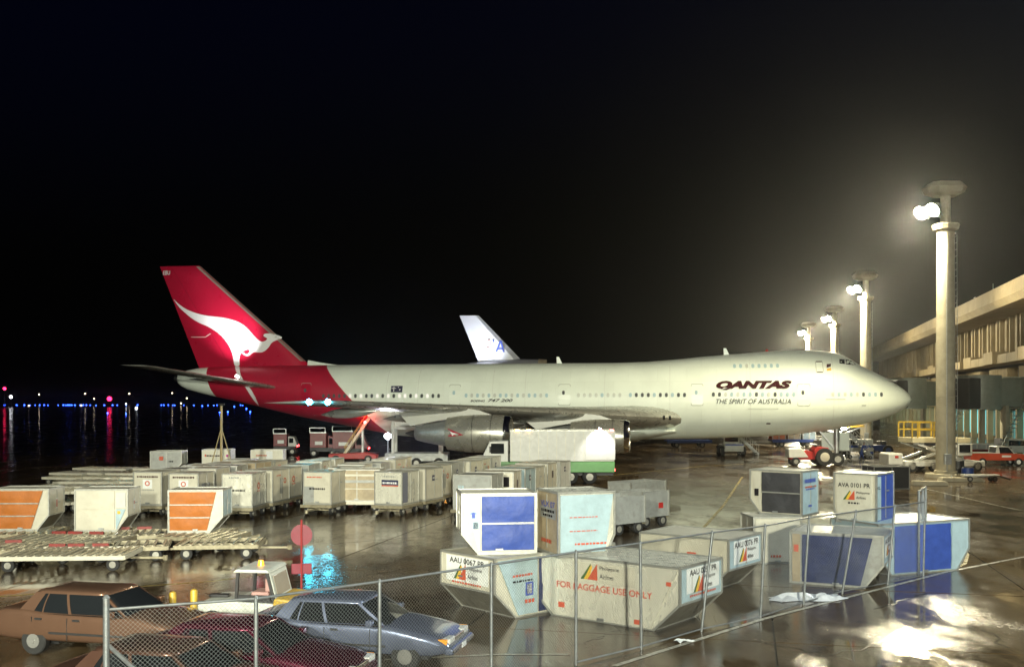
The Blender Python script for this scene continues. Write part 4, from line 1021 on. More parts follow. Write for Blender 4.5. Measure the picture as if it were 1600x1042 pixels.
# box with dark curtain, its end facing the car park
a1 = R(42)
c1 = container('low container with dark blue curtain and pale lettered end, beside the blue car', at_corner(G(807, 965), (.75, 0), a1), a1, W_, D_, H_, .75, .72, 'B', skin=ALU_P, side=CYAN_P, group=GP,
    front=[(NAVY, 1.55, W_ - .80, 1.55, W_ - .1, .07, H_ - .07, 'canvas', 0), (CYAN_P, .82, 1.5, .10, 1.5, .06, H_ - .06, 'panel', 0)],
    prints=[('plate', 'L', 1.12, 1.20, 1.75, .68, PLATE), ('text', 'L', 1.12, 1.42, 1.45, .15, 'AAU 0067 PR', INK), ('pal', 'L', 1.15, 1.12, .62, 0), ('dash', 'L', 1.1, .84, 1.2, .05, INK_R), ('dash', 'F', .95, 1.1, .7, .06, INK_R), ('dash', 'F', .95, .95, .7, .05, INK), ('plate', 'F', 1.2, .72, .28, .36, INK_B), ('plate', 'F', 1.2, .72, .18, .26, PLATE), ('dash', 'F', 1.2, .4, .34, .1, INK_R)])
# lettered box behind
a3 = R(-38)
container('low silver container half hidden behind the red lettered one, white plate on end', at_corner(G(1102, 925), (3.0 - .75, 0), a3), a3, 3.0, D_, H_, .75, .72, 'B', skin=ALU_P, side=CYAN_P, group=GP,
    front=[(ALU_P, .80, 3.0 - .80, .06, 3.0 - .06, .06, H_ - .06, 'panel', 0)],
    prints=[('plate', 'F', 1.8, 1.1, .3, .12, INK_R), ('plate', 'R', 1.2, 1.18, 1.75, .7, PLATE), ('text', 'R', 1.2, 1.40, 1.65, .18, 'AAU 0076 PR', INK), ('pal', 'R', 1.25, 1.08, .62, 0)])
# dark curtain box and blue curtain box at the far end of the row
a4 = R(-27)
container('low container with torn dark navy curtain beside the fence', at_corner(G(1350, 919), (2.75 - .55, 0), a4), a4, 2.75, D_, H_, .55, .72, 'R', skin=ALU_G, side=CYAN_P, group=GP,
    front=[(NAVY, .36, 2.10, .36, 2.45, .07, H_ - .07, 'canvas', 0), (TAN_P, .06, .3, .06, .3, .06, H_ - .06, 'panel', 0)],
    prints=[('plate', 'F', .18, 1.1, .14, .22, INK_R), ('plate', 'R', 1.1, 1.2, 1.5, .6, PLATE), ('text', 'R', 1.1, 1.38, 1.4, .16, 'AAU 003 PR', INK), ('pal', 'R', 1.1, 1.1, .5, 0)])
a5 = R(24)
container('low container with bright blue ribbed curtain and pale blue ends at the row end', at_corner(G(1396, 899), (.62, 0), a5), a5, 4.0, D_, H_ + .08, .55, .72, 'B', skin=CYAN_P, side=CYAN_P, backside=CYAN_P, group=GP,
    front=[(BLUE, .66, 3.15, .66, 3.15, .07, H_, 'canvas', 0), (CYAN_P, 3.2, 3.42, 3.2, 3.94, .06, H_, 'panel', 0)], prints=[('dash', 'F', .33, 1.25, .4, .06, INK_R), ('dash', 'F', .33, 1.1, .4, .05, INK_R)])
# stacked upright boxes
container('upright container with blue canvas curtain stacked on low boxes', G(722, 864, 1.66), R(8), 1.98, 1.53, 1.55, .42, .5, 'L', skin=ALU_P, side=ALU_P, group='stacked upright containers',
    front=[(BLUE, .52, 1.93, .52, 1.93, .06, 1.49, 'canvas', 1), (WHITE_P, .43, .47, .05, .47, .06, 1.49, 'panel', 0)],
    prints=[('plate', 'F', .33, .88, .26, .5, CYAN_P), ('plate', 'F', .36, .72, .13, .18, INK_B), ('arrow', 'F', .3, 1.0, .22, .16, INK_B)])
container('upright silver container with tan lettered side, stacked beside the blue curtain one', G(873, 868, 1.66), R(20), 1.60, 1.53, 1.62, .24, .5, 'R', skin=ALU, side=ALU, backside=TAN_P, group='stacked upright containers',
    front=[(CYAN_P, .05, 1.33, .05, 1.56, .06, 1.56, 'panel', 0)],
    prints=[('text', 'L', .8, 1.28, 1.0, .16, 'VLX 07', INK_B), ('plate', 'L', .8, 1.05, 1.1, .3, ALU_G), ('dash', 'L', .8, 1.1, .9, .07, INK), ('dash', 'L', .8, .98, .7, .06, INK), ('dash', 'L', .7, .3, .7, .1, INK_R), ('dash', 'F', .9, .28, .9, .05, INK_R), ('dash', 'F', .7, .98, .8, .025, INK_R), ('dash', 'F', .7, .62, .8, .025, INK_R)])
container('plain cream container standing on the apron beneath the dark curtain one', G(1178, 880), R(4), 1.70, 1.53, 1.60, .12, .5, 'R', skin=ALU_P, group='stacked upright containers',
    front=[(ALU_P, .05, 1.5, .05, 1.65, .06, 1.54, 'panel', 0)], prints=[('dash', 'F', .8, .25, .4, .08, INK_R), ('plate', 'R', .8, .9, .3, .3, INK_R)])
container('dark curtained container with pale blue side stacked on the cream one', G(1172, 800, 1.64), R(-38), 1.95, 1.53, 1.55, .38, .5, 'L', skin=ALU_P, side=CYAN_P, group='stacked upright containers',
    front=[(GREY_C, .46, 1.9, .46, 1.9, .06, 1.49, 'canvas', 1), (ALU_P, .40, .43, .05, .43, .06, 1.49, 'panel', 0)],
    prints=[('plate', 'F', .26, .75, .16, .26, INK), ('dash', 'R', .75, 1.2, 1.0, .14, INK_B), ('dash', 'R', .8, .98, 1.0, .06, INK_R), ('dash', 'R', .75, .90, .8, .05, INK_B), ('dash', 'R', .75, .3, .3, .08, INK_B)])
container('dented cream container with emblem and blue curtain stacked behind the navy one', G(1303, 812, 1.64), R(-40), 1.45, 1.6, 1.6, .1, .5, 'L', skin=ALU_P, side=BLUE, group='stacked upright containers',
    front=[(ALU_P, .12, 1.3, .06, 1.3, .06, 1.54, 'panel', 0)], prints=[('text', 'F', .7, 1.22, 1.1, .15, 'AVA 0101 PR', INK), ('pal', 'F', .78, .88, .48, 0), ('dash', 'F', .7, .62, .4, .06, INK), ('plate', 'R', .22, .8, .4, 1.45, CYAN_P), ('text', 'R', .2, 1.15, .26, .1, 'KL', INK)])
container('black open topped box beside the low concrete blocks near the mast', G(1366, 764), R(6), 2.4, 1.8, 1.45, .1, .4, 'N', skin=DARK, rails=True, group=None)

# ------------------------------------------------------------------ dollies
def make_dolly(label, loc, rz, l=2.3, w=1.7, z=.5, rollers=6, tow=True, mt=None, group=None, stops=False, edge=None):
    t = thing('dolly', label, 'dolly', loc, rz, group)
    b = MB(); e = edge or mt or DIRTY
    for s_ in (-1, 1):
        b.bar((-w / 2, s_ * l / 2, z - .06), (w / 2, s_ * l / 2, z - .06), .08, .14)
        b.bar((s_ * w / 2, -l / 2, z - .06), (s_ * w / 2, l / 2, z - .06), .08, .14)
    b.bar((0, -l / 2, z - .1), (0, l / 2, z - .1), .12, .1); b.bar((-w / 2, 0, z - .1), (w / 2, 0, z - .1), .1, .08)
    b.build('deck_frame', e, t)
    for k in range(rollers):
        y = -l / 2 + (k + .5) * l / rollers
        q = MB(); q.cyl((-w / 2 + .06, y, z - .01), (w / 2 - .06, y, z - .01), .05, .05, 8); q.build('roller', ROLL, t, smooth=40)
    for sx in (-1, 1):
        q = MB(); q.bar((-w / 2 + .1, sx * (l / 2 - .4), .24), (w / 2 - .1, sx * (l / 2 - .4), .24), .07); q.bar((0, sx * (l / 2 - .4), .24), (0, sx * (l / 2 - .4), z - .1), .14); q.build('axle', DIRTY, t)
        for sy in (-1, 1): wheel(t, sy * (w / 2 - .14), sx * (l / 2 - .4), .22, .22, .13, axis='x')
    if tow:
        q = MB(); q.bar((0, -l / 2 + .1, .3), (0, -l / 2 - 1.0, .28), .07); q.cyl((0, -l / 2 - 1.05, .2), (0, -l / 2 - 1.05, .36), .09, .09, 8); q.build('tow_bar', DIRTY, t)
    if stops:
        for s_ in (-.6, .25, .9):
            q = MB(); q.bb(w / 2 - .03, w / 2 + .05, s_ - .28, s_ + .28, z, z + .12); q.build('stop_rail', pm('worn_dark_red', (.26, .03, .025), .5, 0, .25, 4, dirt=.5), t)
    return t
first = make_dolly('empty roller dolly in the packed field of dollies beyond the white container', (0, 0, 0), 0, 2.4, 1.8, group='empty dollies packed together', edge=ALU_P)
spots = []
for r_ in range(6):
    for c_ in range(5):
        p = G(88 + c_ * 30 + r_ * 6, 797 - r_ * 8.5)
        spots.append((p.x + random.uniform(-.15, .15), p.y + random.uniform(-.2, .2), R(82 + random.uniform(-8, 8))))
tabl = None
for i, (x, y, a) in enumerate(spots):
    o = first if i == 0 else copy_tree(first)
    o.location = (x, y, 0); o.rotation_euler = (0, 0, a)
    if i % 3 != 1:          # many are stacked two high
        o2 = copy_tree(first); o2.location = (x + .1, y + .15, .56); o2.rotation_euler = (0, 0, a + R(random.uniform(-10, 10)))

# containers on dollies at the open side
def on_dolly(label, dl, px, py, rz, **kw):
    p = G(px, py); w = kw.get('w', 2.0); d = kw.get('d', 1.53)
    make_dolly(dl, (p.x + rot((w / 2, d / 2), rz).x, p.y + rot((w / 2, d / 2), rz).y, 0), rz + R(90), 2.5, 1.75, .5, 6, True, group='dollies under containers')
    return container(label, (p.x, p.y, .56), rz, **kw)
on_dolly('container with three orange canvas panels at the frame edge', 'roller dolly under the orange container at the frame edge', -12, 850, R(2), w=2.2, front=(ORANGE, .05, 1.52, .05, 1.98, .06, 1.56, 'canvas', 2), skin=ALU_P, group='orange curtained containers', prints=[('plate', 'R', .8, 1.0, .22, .42, PLATE), ('dash', 'R', .8, 1.0, .14, .3, INK_R)])
on_dolly('cream panelled container with a white and blue patch, between the orange ones', 'roller dolly under the cream panelled container', 117, 851, R(2), w=2.05, ins=.42, skin=ALU_P,
    front=[(ALU_P, .05, 1.55, .05, 1.55, .06, .78, 'panel', 0), (ALU_P, .05, 1.55, .05, 1.55, .84, 1.56, 'panel', 0), (CYAN_P, 1.6, 1.63, 1.6, 1.98, .06, .85, 'panel', 0), (WHITE_P, 1.6, 1.98, 1.6, 1.98, .9, 1.5, 'panel', 0)], prints=[('plate', 'F', 1.72, .72, .12, .12, INK_Y), ('plate', 'R', .8, 1.0, .2, .42, PLATE), ('ring', 'R', .8, 1.05, .14, .03, INK_R)])
on_dolly('container with creased orange canvas panels behind the tangled dollies', 'roller dolly under the creased orange container', 263, 853, R(2), w=2.1, ins=.5, front=(ORANGE, .05, 1.50, .05, 1.86, .06, 1.56, 'canvas', 2), skin=ALU_P, side=CYAN_P, group='orange curtained containers', prints=[('plate', 'R', .8, 1.0, .2, .42, PLATE)])

# big pallet dollies in the open
def pallet_dolly(label, px, py, rz, l, w, mt, n=10, stops=True, edge=None):
    p = G(px, py)
    return make_dolly(label, (p.x, p.y, 0), rz + R(90), l, w, .52, int(n * 1.1), True, group='large pallet dollies', stops=stops, edge=edge, mt=mt)
pallet_dolly('long pallet dolly with white edge beam and red stops, closest to the tan car', 112, 885, R(4), 4.2, 2.3, WHITE_P, 14, True, ALU_P)
pallet_dolly('worn pallet dolly with red stops just behind the white edged one', 105, 862, R(-4), 4.6, 2.2, DIRTY, 12, True)
pallet_dolly('worn pallet dolly reaching the frame edge below the orange container', 10, 850, R(8), 4.0, 2.2, DIRTY, 10, False)
pallet_dolly('rusty pallet dolly by the creased orange container wheels', 195, 853, R(12), 3.4, 2.0, DIRTY, 10, True)
pallet_dolly('tangled dolly with black tyres behind the round red sign', 345, 868, R(6), 2.9, 2.0, DIRTY, 8, False)
pallet_dolly('second tangled dolly pushed against the one with black tyres', 320, 855, R(-9), 2.9, 2.0, DIRTY, 8, False)
pallet_dolly('dolly with crooked rollers squeezed between the two long pallet dollies', 62, 874, R(-7), 3.6, 2.0, DIRTY, 9, False)
pallet_dolly('short dolly shoved behind the end of the white edged dolly', 205, 872, R(15), 2.6, 1.9, DIRTY, 8, False)
pallet_dolly('dolly half under the frame edge beside the white edged dolly', -18, 878, R(14), 3.0, 2.0, DIRTY, 9, True)

# ------------------------------------------------------------------ trains of containers on dollies
ORD = ['first', 'second', 'third', 'fourth', 'fifth', 'sixth', 'seventh']
def train(px, py, head, n, step, desc, short, skins, w=1.5, d=1.95, h=1.58, first_prints=(), others=(), group='container trains', side=None, jit=.22):
    p = G(px, py); dr = Vector((math.sin(head), math.cos(head), 0)); rz = -head
    for k in range(n):
        c = p + dr * (step * k) + Vector((random.uniform(-jit, jit), random.uniform(-jit, jit), 0)); a = rz + R(random.uniform(-6, 6))
        make_dolly(f'{ORD[k]} dolly of the train headed by the {short}', (c.x + rot((w / 2, d / 2), a).x, c.y + rot((w / 2, d / 2), a).y, 0), a, d + .35, w + .12, .5, 5, True, group='dollies under container trains')
        container(f'{ORD[k]} container of the train headed by the {short}' if k else desc, (c.x, c.y, .56 + random.uniform(0, .01)), a, w, d, h + random.uniform(-.04, .05), .3, .5, 'L' if k % 2 else 'N', skin=skins[k % len(skins)], side=(side[k % len(side)] if side else None), group=group,
            front=[(skins[k % len(skins)], .06, w - .06, .06, w - .06, .06, h - .1, 'panel', 0)] if k % 2 == 0 else None, prints=first_prints if k == 0 else (others[k % len(others)] if others else ()))
EMB = [('plate', 'F', .75, 1.02, .5, .45, PLATE), ('ring', 'F', .75, 1.05, .26, .05, INK_R), ('dash', 'F', .75, 1.38, 1.1, .08, INK_BR), ('dash', 'F', .75, .72, .7, .05, ALU_G)]
SIDE1 = [('plate', 'R', 1.0, .75, .32, .8, ALU_G), ('ring', 'R', 1.4, 1.0, .3, .06, INK_R), ('dash', 'R', .7, 1.3, .5, .06, INK_R)]
SIDE2 = [('ring', 'R', .9, .95, .34, .07, INK_R), ('dash', 'R', .9, .7, .4, .06, INK_R)]
SIDE3 = [('plate', 'R', .9, 1.1, .34, .3, pm('navy_plate', (.05, .05, .09), .5, 0, 0)), ('dash', 'R', .9, 1.1, .2, .08, INK_W)]
train(211, 806, R(8), 5, 2.7, 'cream box with a red ringed plate beside the packed dollies', 'box beside the packed dollies', [ALU_P, ALU_G, ALU_P, TAN_P], first_prints=EMB, others=[SIDE1, SIDE2])
train(259, 807, R(8), 5, 2.7, 'cream box with ringed plate behind the creased orange container', 'box behind the creased orange container', [ALU_P, ALU_P, ALU_G, TAN_P], first_prints=EMB + [('plate', 'R', .9, .8, 1.0, .5, ALU_G)], others=[SIDE1, SIDE2])
train(349, 809, R(8), 6, 2.5, 'scuffed silver box with faint dark print', 'scuffed silver box', [ALU, ALU_P, ALU_P, ALU_G], first_prints=[('dash', 'F', .75, .78, .8, .1, INK), ('dash', 'F', .6, 1.4, .5, .08, ALU_G)] + SIDE2, others=[SIDE2, SIDE1, SIDE2])
train(481, 803, R(9), 6, 2.6, 'grey white box behind the round red sign', 'box behind the round red sign', [ALU_P, TAN_P, ALU_P, ALU_G, ALU_P], first_prints=[('dash', 'F', .75, .74, .85, .09, INK), ('dash', 'F', .6, 1.32, .8, .06, INK_R), ('plate', 'F', .3, .45, .55, .8, ALU_G)], others=[SIDE1, SIDE2])
train(592, 804, R(17), 7, 2.35, 'bright silver box with a dark lettered plate', 'box with the dark lettered plate', [ALU, ALU_P, ALU_P, ALU_G, ALU_P, ALU_P, WHITE_P], first_prints=[('plate', 'F', .85, 1.08, .92, .26, pm('navy_plate2', (.02, .025, .07), .5, 0, 0)), ('dash', 'F', .85, 1.06, .8, .09, INK_W), ('plate', 'F', .85, .92, .92, .05, INK_R), ('dash', 'F', .8, 1.38, .7, .07, ALU_G), ('plate', 'R', .35, .82, .62, 1.5, pm('slate_panel', (.16, .17, .22), .5, .1, .1))], others=[SIDE3, SIDE3, SIDE1], side=[None])
p = G(521, 799)
container('brown slatted container with red stripes between two dolly trains', (p.x, p.y, .56), R(-3), 2.4, 1.6, 1.6, .3, .4, 'N', skin=TAN_P, prints=[('plate', 'F', 1.2, 1.32, 2.1, .1, ALU_P), ('plate', 'F', 1.3, 1.0, 1.7, .14, ALU_G), ('plate', 'F', 1.2, .62, 2.2, .05, ALU_P), ('dash', 'F', .4, .4, .4, .1, INK_R), ('dash', 'F', .35, .9, .3, .16, INK_R)])
make_dolly('dolly with white side board under the brown slatted container', (p.x + 1.2, p.y + .8, 0), R(90), 2.7, 1.8, .5, 5, False, edge=ALU_P, group='dollies under containers')
# raised containers in the second row
for (px, py, w_, h_, sk, lab, pr, ct) in ((235, 735, 2.0, 1.25, ALU_G, 'grey container with sloped end standing high behind the dolly trains', [('plate', 'F', .7, .8, .26, .26, INK_R), ('dash', 'F', 1.35, .6, .3, .1, INK)], 'R'),
                                         (316, 730, 1.9, 1.2, ALU_P, 'white lettered container beneath the tail tripod', [('dash', 'F', .75, .8, .9, .1, INK_BR), ('plate', 'F', .22, .82, .1, .16, INK_R), ('plate', 'F', 1.7, .8, .16, .18, pm('magenta_plate', (.4, .03, .2), .5, 0, 0))], 'N'),
                                         (392, 720, 2.4, .82, ALU_P, 'long pale container with red print behind the dolly trains', [('dash', 'F', .8, .42, .8, .1, INK_R), ('plate', 'F', 1.4, .45, .5, .6, PLATE)], 'N')):
    zb = 1.15; p = G(px, py, zb)
    container(lab, p, R(3), w_, 1.5, h_, .5, .45, ct, skin=sk, prints=pr)
    q = thing('dolly_stand', 'raised dolly under the ' + lab.replace(' standing high', '').replace(' behind the dolly trains', ' at the back'), 'dolly', (p.x, p.y, 0), R(3))
    b = MB(); b.bb(0, w_, 0, 1.5, .95, 1.08); b.build('deck_frame', DIRTY, q)
    for sx in (.3, w_ - .3):
        b = MB(); b.bar((sx, .2, .4), (sx, .2, .95), .1); b.bar((sx, 1.3, .4), (sx, 1.3, .95), .1); b.bar((sx, .2, .38), (sx, 1.3, .38), .1); b.build('leg', DIRTY, q)
        for yy in (.15, 1.35): wheel(q, sx, yy, .32, .32, .2)
# train behind the stacked boxes
train(713, 812, R(17), 6, 2.5, 'dull silver box half hidden by the blue curtain container', 'box half hidden by the blue curtain', [ALU_G, ALU_P, CYAN_P, ALU_P, ALU_P, WHITE_P], 1.9, 1.9, 1.55, first_prints=[('dash', 'F', .4, 1.0, .3, .2, CYAN_P)], others=[[('plate', 'F', .95, 1.3, 1.6, .24, PLATE), ('dash', 'F', .95, 1.3, .9, .1, INK)], [('plate', 'F', .95, 1.1, 1.5, .5, INK), ('plate', 'R', 1, .95, .3, .4, INK_BR)], SIDE3])
# low grey carts on the open apron
for k, (px, py, w_, h_) in enumerate(((960, 838, 1.9, 1.05), (1003, 826, 1.8, 1.05), (985, 808, 2.6, 1.1))):
    p = G(px, py); a = R(40)
    t = thing('baggage_cart', ['low grey baggage cart closest to the silver upright container', 'second low grey baggage cart coupled behind the first one', 'longer grey baggage cart at the back of the short cart row'][k], 'baggage cart', (p.x, p.y, 0), a, 'low grey baggage carts')
    b = MB(); b.bb(0, w_, 0, 1.5, .48, .58); b.build('deck', ALU_G, t)
    b = MB(); b.bb(.0, w_, 0, .05, .58, .58 + h_); b.bb(0, w_, 1.45, 1.5, .58, .58 + h_); b.bb(0, .05, .06, 1.44, .58, .58 + h_); b.bb(w_ - .05, w_, .06, 1.44, .58, .58 + h_); b.build('side_panels', ALU_G, t)
    b = MB()
    for x in (0.02, w_ - .02):
        b.bar((x, -.02, .5), (x, -.02, .6 + h_), .06); b.bar((x, 1.52, .5), (x, 1.52, .6 + h_), .06)
    b.build('corner_posts', FRAME, t)
    for x in (.35, w_ - .35):
        for y in (.12, 1.38): wheel(t, x, y, .27, .27, .15)
    b = MB(); b.bar((w_, .75, .35), (w_ + .8, .75, .3), .06); b.build('tow_bar', DIRTY, t)
    if k == 1: b = MB(); b.bb(1.1, 1.4, -.012, -.004, .85, 1.1); b.build('red_plate', RED, t)

# ================================================================== cars
def apply_cut(o, cutters):
    for c in cutters:
        m = o.modifiers.new('cut', 'BOOLEAN'); m.operation = 'DIFFERENCE'; m.solver = 'EXACT'; m.object = c
    bpy.context.view_layer.update()
    me = bpy.data.meshes.new_from_object(o.evaluated_get(bpy.context.evaluated_depsgraph_get()))
    o.modifiers.clear(); o.data = me
    for c in cutters: bpy.data.objects.remove(c)

def paint(name, col, metal=.6):
    return pm(name, col, .24, metal, .05, 2, .03, coat=.5)

def car(label, loc, rz, col, L=4.8, W=1.76, roof=1.37, wb=2.70, hood=.98, deck=1.02, cowl=(.62, 1.0), style='sedan', lamps=True, seam=True, wag=False):
    """nose toward +x, origin at the middle of the wheelbase"""
    t = thing('parked_car', label, 'car', loc, rz, 'cars in the car park')
    x0, x1 = -wb / 2 - (L - wb) * .54, wb / 2 + (L - wb) * .46
    h = W / 2
    tops = [(x0, .72), (x0 + .06, .90), (x0 + .25, deck), (x0 + 1.05, deck + .01), (x0 + 1.35, .97), (x1 - 1.55, .96), (x1 - 1.2, hood - .02), (x1 - .35, hood - .17), (x1 - .08, hood - .27), (x1, .58)]
    xs = [x0, x0 + .015, x0 + .06, x0 + .25, x0 + .7, x0 + 1.05, x0 + 1.35, 0, x1 - 1.55, x1 - 1.2, x1 - .75, x1 - .35, x1 - .08, x1 - .015, x1]
    rings = []
    for x in xs:
        zt = lerp_tab(tops, x); k = 1 - .10 * max(0, (x - (x1 - .75)) / .75) ** 2 - .07 * max(0, ((x0 + .6) - x) / .6) ** 2
        zb = .27 + .10 * max(0, (x - (x1 - .4)) / .4) + .08 * max(0, ((x0 + .4) - x) / .4); hh = h * k
        half = [(hh * .80, zb), (hh * .96, zb + .08), (hh, zb + .28), (hh * .995, min(zt - .14, .70)), (hh * .965, zt - .07), (hh * .90, zt - .012), (hh * .5, zt + .012), (0, zt + .018)]
        rings.append([(x, y, z) for y, z in half] + [(x, -y, z) for y, z in reversed(half[:-1])])
    P = paint('paint_' + '_'.join('%02d' % int(c * 100) for c in col), col)
    b = MB(); b.loft(rings); body_ = b.build('body', [P], t)
    sb = body_.modifiers.new('round', 'SUBSURF'); sb.levels = 2; sb.render_levels = 2
    bpy.context.view_layer.update()
    body_.data = bpy.data.meshes.new_from_object(body_.evaluated_get(bpy.context.evaluated_depsgraph_get())); body_.modifiers.clear()
    cut = []
    for xw in (-wb / 2, wb / 2):
        c = MB(); c.cyl((xw, -h - .2, .33), (xw, h + .2, .33), .385, .385, 28); cut.append(c.build('cutter', DARK))
    apply_cut(body_, cut)
    me = body_.data; me.polygons.foreach_set('use_smooth', [True] * len(me.polygons)); me.set_sharp_from_angle(angle=R(32))
    for xw in (-wb / 2, wb / 2):
        b = MB(); b.bb(xw - .42, xw + .42, -h + .34, h - .34, .2, .74); b.build('wheel_well', DARK, body_)
        for s_ in (-1, 1): wheel(t, xw, s_ * (h - .12), .315, .315, .2, hub=pm('bright_hub_cap', (.42, .42, .4), .25, .6, .1, 12))
    # greenhouse
    ga, gb = (x0 + .62 if not wag else x0 + .12), x1 - 1.35           # base, rear to cowl
    ra, rb = (x0 + 1.08 if not wag else x0 + .35), gb - .66           # roof
    zb_, zr = .925, roof + .02
    hb, hr = h - .085, h - .25
    def gh(off, z0=zb_, z1=zr):
        return [[(ga - off, -hb - off, z0), (gb + off, -hb * .93 - off, z0), (gb + off, hb * .93 + off, z0), (ga - off, hb + off, z0)],
                [(ra - off, -hr - off, z1 - .05), (rb + off, -hr - off, z1 - .05), (rb + off, hr + off, z1 - .05), (ra - off, hr + off, z1 - .05)]]
    def outline(z):
        # rounded plan of the cabin at height z
        f = (z - zb_) / (zr - .05 - zb_); e = f ** 1.25
        xa, xb_ = ga + (ra - ga) * f, gb + (rb - gb) * f; hw_ = hb + (hr - hb) * e; hf = hw_ * (.95 + .05 * f)
        P_ = []
        for (cx, cy_, a0_, rr_) in ((xb_, hf, 0, .16), (xa, hw_, 90, .16), (xa, -hw_, 180, .16), (xb_, -hf, 270, .16)):
            sx, sy = (1 if a0_ in (0, 270) else -1), (1 if a0_ in (0, 90) else -1)
            ox, oy = cx - sx * rr_ * 1.6, cy_ - sy * rr_
            for i_ in range(6):
                an = R(a0_ + 90 * i_ / 5); P_.append((ox + rr_ * 1.6 * math.cos(an), oy + rr_ * math.sin(an), z + .035 * math.cos(an) * 0))
        return P_
    b = MB(); b.loft([outline(zb_ + (zr - .05 - zb_) * k / 6) for k in range(7)]); b.build('cabin_glass', GLASS, t, smooth=60)
    b = MB(); top = outline(zr - .05); cx_ = (ra + rb) / 2; rr = []
    for kx, kz in ((1.02, zr - .075), (1.025, zr - .05), (.985, zr - .018), (.90, zr + .004), (.65, zr + .026), (.3, zr + .036), (.04, zr + .038)):
        rr.append([(cx_ + (x - cx_) * kx, y * kx, kz) for x, y, z in top])
    b.loft(rr); b.build('roof', P, t, smooth=60)
    def pil(f0, f1, w, s_, name='pillar'):
        # pillar strip that follows the curved cabin side; f runs from the rear to the front edge
        q = MB(); rg = []
        for k_ in range(7):
            f = k_ / 6; z = zb_ - .02 + (zr - .05 - zb_ + .02) * f; ff = max(0, (z - zb_) / (zr - .05 - zb_))
            xa, xb_ = ga + (ra - ga) * ff, gb + (rb - gb) * ff; fr_ = f0 + (f1 - f0) * ff
            hw_ = hb + (hr - hb) * ff ** 1.25; hw_ *= 1 - (.05 - .05 * ff) * fr_
            ins_ = .10 * max(0, (fr_ - .9) / .1) ** 2 + .08 * max(0, (.1 - fr_) / .1) ** 2
            x = xa + (xb_ - xa) * fr_; ww = (w[0] + (w[1] - w[0]) * ff) / 2; y = s_ * (hw_ + .012 - ins_)
            rg.append([(x - ww, y, z), (x + ww, y, z), (x + ww, y - s_ * .05, z), (x - ww, y - s_ * .05, z)])
        q.loft(rg); q.build(name, P, t, smooth=40)
    for s_ in (-1, 1):
        pil(.955, .955, (.10, .08), s_); pil(.50, .47, (.07, .06), s_)
        pil(.11 if not wag else .05, .09, (.40 if not wag else .16, .26), s_)
        if not wag: pil(.26, .21, (.03, .03), s_)
        q = MB(); q.bb(ga + .1, gb - .1, s_ * (hb + .012) - .012, s_ * (hb + .012) + .012, zb_ - .02, zb_ + .005); q.build('belt_moulding', CHROME, t)
        q = MB(); q.bb(-wb / 2 + .42, wb / 2 - .42, s_ * (h + .004) - .012, s_ * (h + .004) + .012, .50, .545); q.build('side_moulding', DARK, t)
        for xa, zl in (((ga + gb) / 2 - .03, .36), ((ga + gb) / 2 + 1.0, .36), ((ga + gb) / 2 - .93, .76)):
            q = MB(); q.bb(xa, xa + .012, s_ * (h - .004) - .006, s_ * (h - .004) + .006, zl, .86); q.build('door_seam', DARK, t)
        for xa in ((ga + gb) / 2 + .12, (ga + gb) / 2 - .84):
            q = MB(); q.bb(xa, xa + .17, s_ * (h - .005) - .018, s_ * (h - .005) + .018, .80, .84); q.build('door_handle', DARK, t)
        q = MB(); q.bb(gb - .42, gb - .28, s_ * (h + .08) - .09, s_ * (h + .08) + .09, .95, 1.07); q.build('door_mirror', P, t, bevel=.02)
        # lamps
        q = MB(); q.bb(x1 - .2, x1 - .015, s_ * (h * .58) - .19, s_ * (h * .58) + .19, .58, .70); q.build('headlight', pm('headlight_glass', (.75, .76, .74), .12, .1, 0), t, bevel=.02)
        q = MB(); q.bb(x1 - .30, x1 - .07, s_ * (h * .83) - .05, s_ * (h * .83) + .05, .585, .695); q.build('indicator', pm('amber_glass', (.85, .33, .03), .2, 0, 0, emit=(1, .4, .02), es=.12), t, bevel=.015)
        q = MB(); q.bb(x0 - .012, x0 + .14, s_ * (h * .72) - .21, s_ * (h * .72) + .17, .66, .82); q.build('tail_light', pm('tail_light_glass', (.5, .02, .02), .15, 0, 0, emit=(1, .02, .02), es=.08), t, bevel=.015)
    q = MB(); q.bb(x1 - .06, x1 - .01, -.34, .34, .57, .68); q.build('grille', CHROME, t, bevel=.015)
    for xa, k in ((x1 + .02, 1), (x0 - .02, -1)):
        q = MB(); q.bb(xa - .14, xa + .06 if k > 0 else xa + .14, -h * .93, h * .93, .38, .53) if k > 0 else q.bb(xa - .06, xa + .14, -h * .93, h * .93, .40, .56); bu = q.build('bumper', P if k > 0 else P, t, bevel=.05)
        q = MB(); q.bb(xa + (.062 if k > 0 else -.075), xa + (.075 if k > 0 else -.062), -.16, .16, .40, .51); q.build('number_plate', INK_W, t)
        q = MB(); q.bb(xa - .05 + k * .055, xa + .05 + k * .02, -h * .90, h * .90, .455, .485); q.build('bumper_strip', CHROME, t)
    # interior hint: seats behind the glass are dark
    return t
PH = R(-13)
car('metallic tan saloon in the far bay of the car park', (-9.2, 23.45, 0), PH, (.23, .13, .085), 4.9, 1.8, 1.40)  # roof has the same tan paint as the sides
car('light blue saloon with chrome wheel nosing out toward the low containers', (-3.35, 22.6, 0), PH, (.18, .21, .31), 4.75, 1.8, 1.38, wb=2.66, hood=.94)
car('dark red saloon parked between the light blue and the brown cars', (-5.05, 20.05, 0), PH, (.09, .003, .022), 4.7, 1.76, 1.36, wb=2.66, hood=.95)
car('brown saloon behind the fence end post, cut off by the lower picture edge', (-5.85, 18.1, 0), PH, (.15, .078, .055), 4.7, 1.76, 1.37)

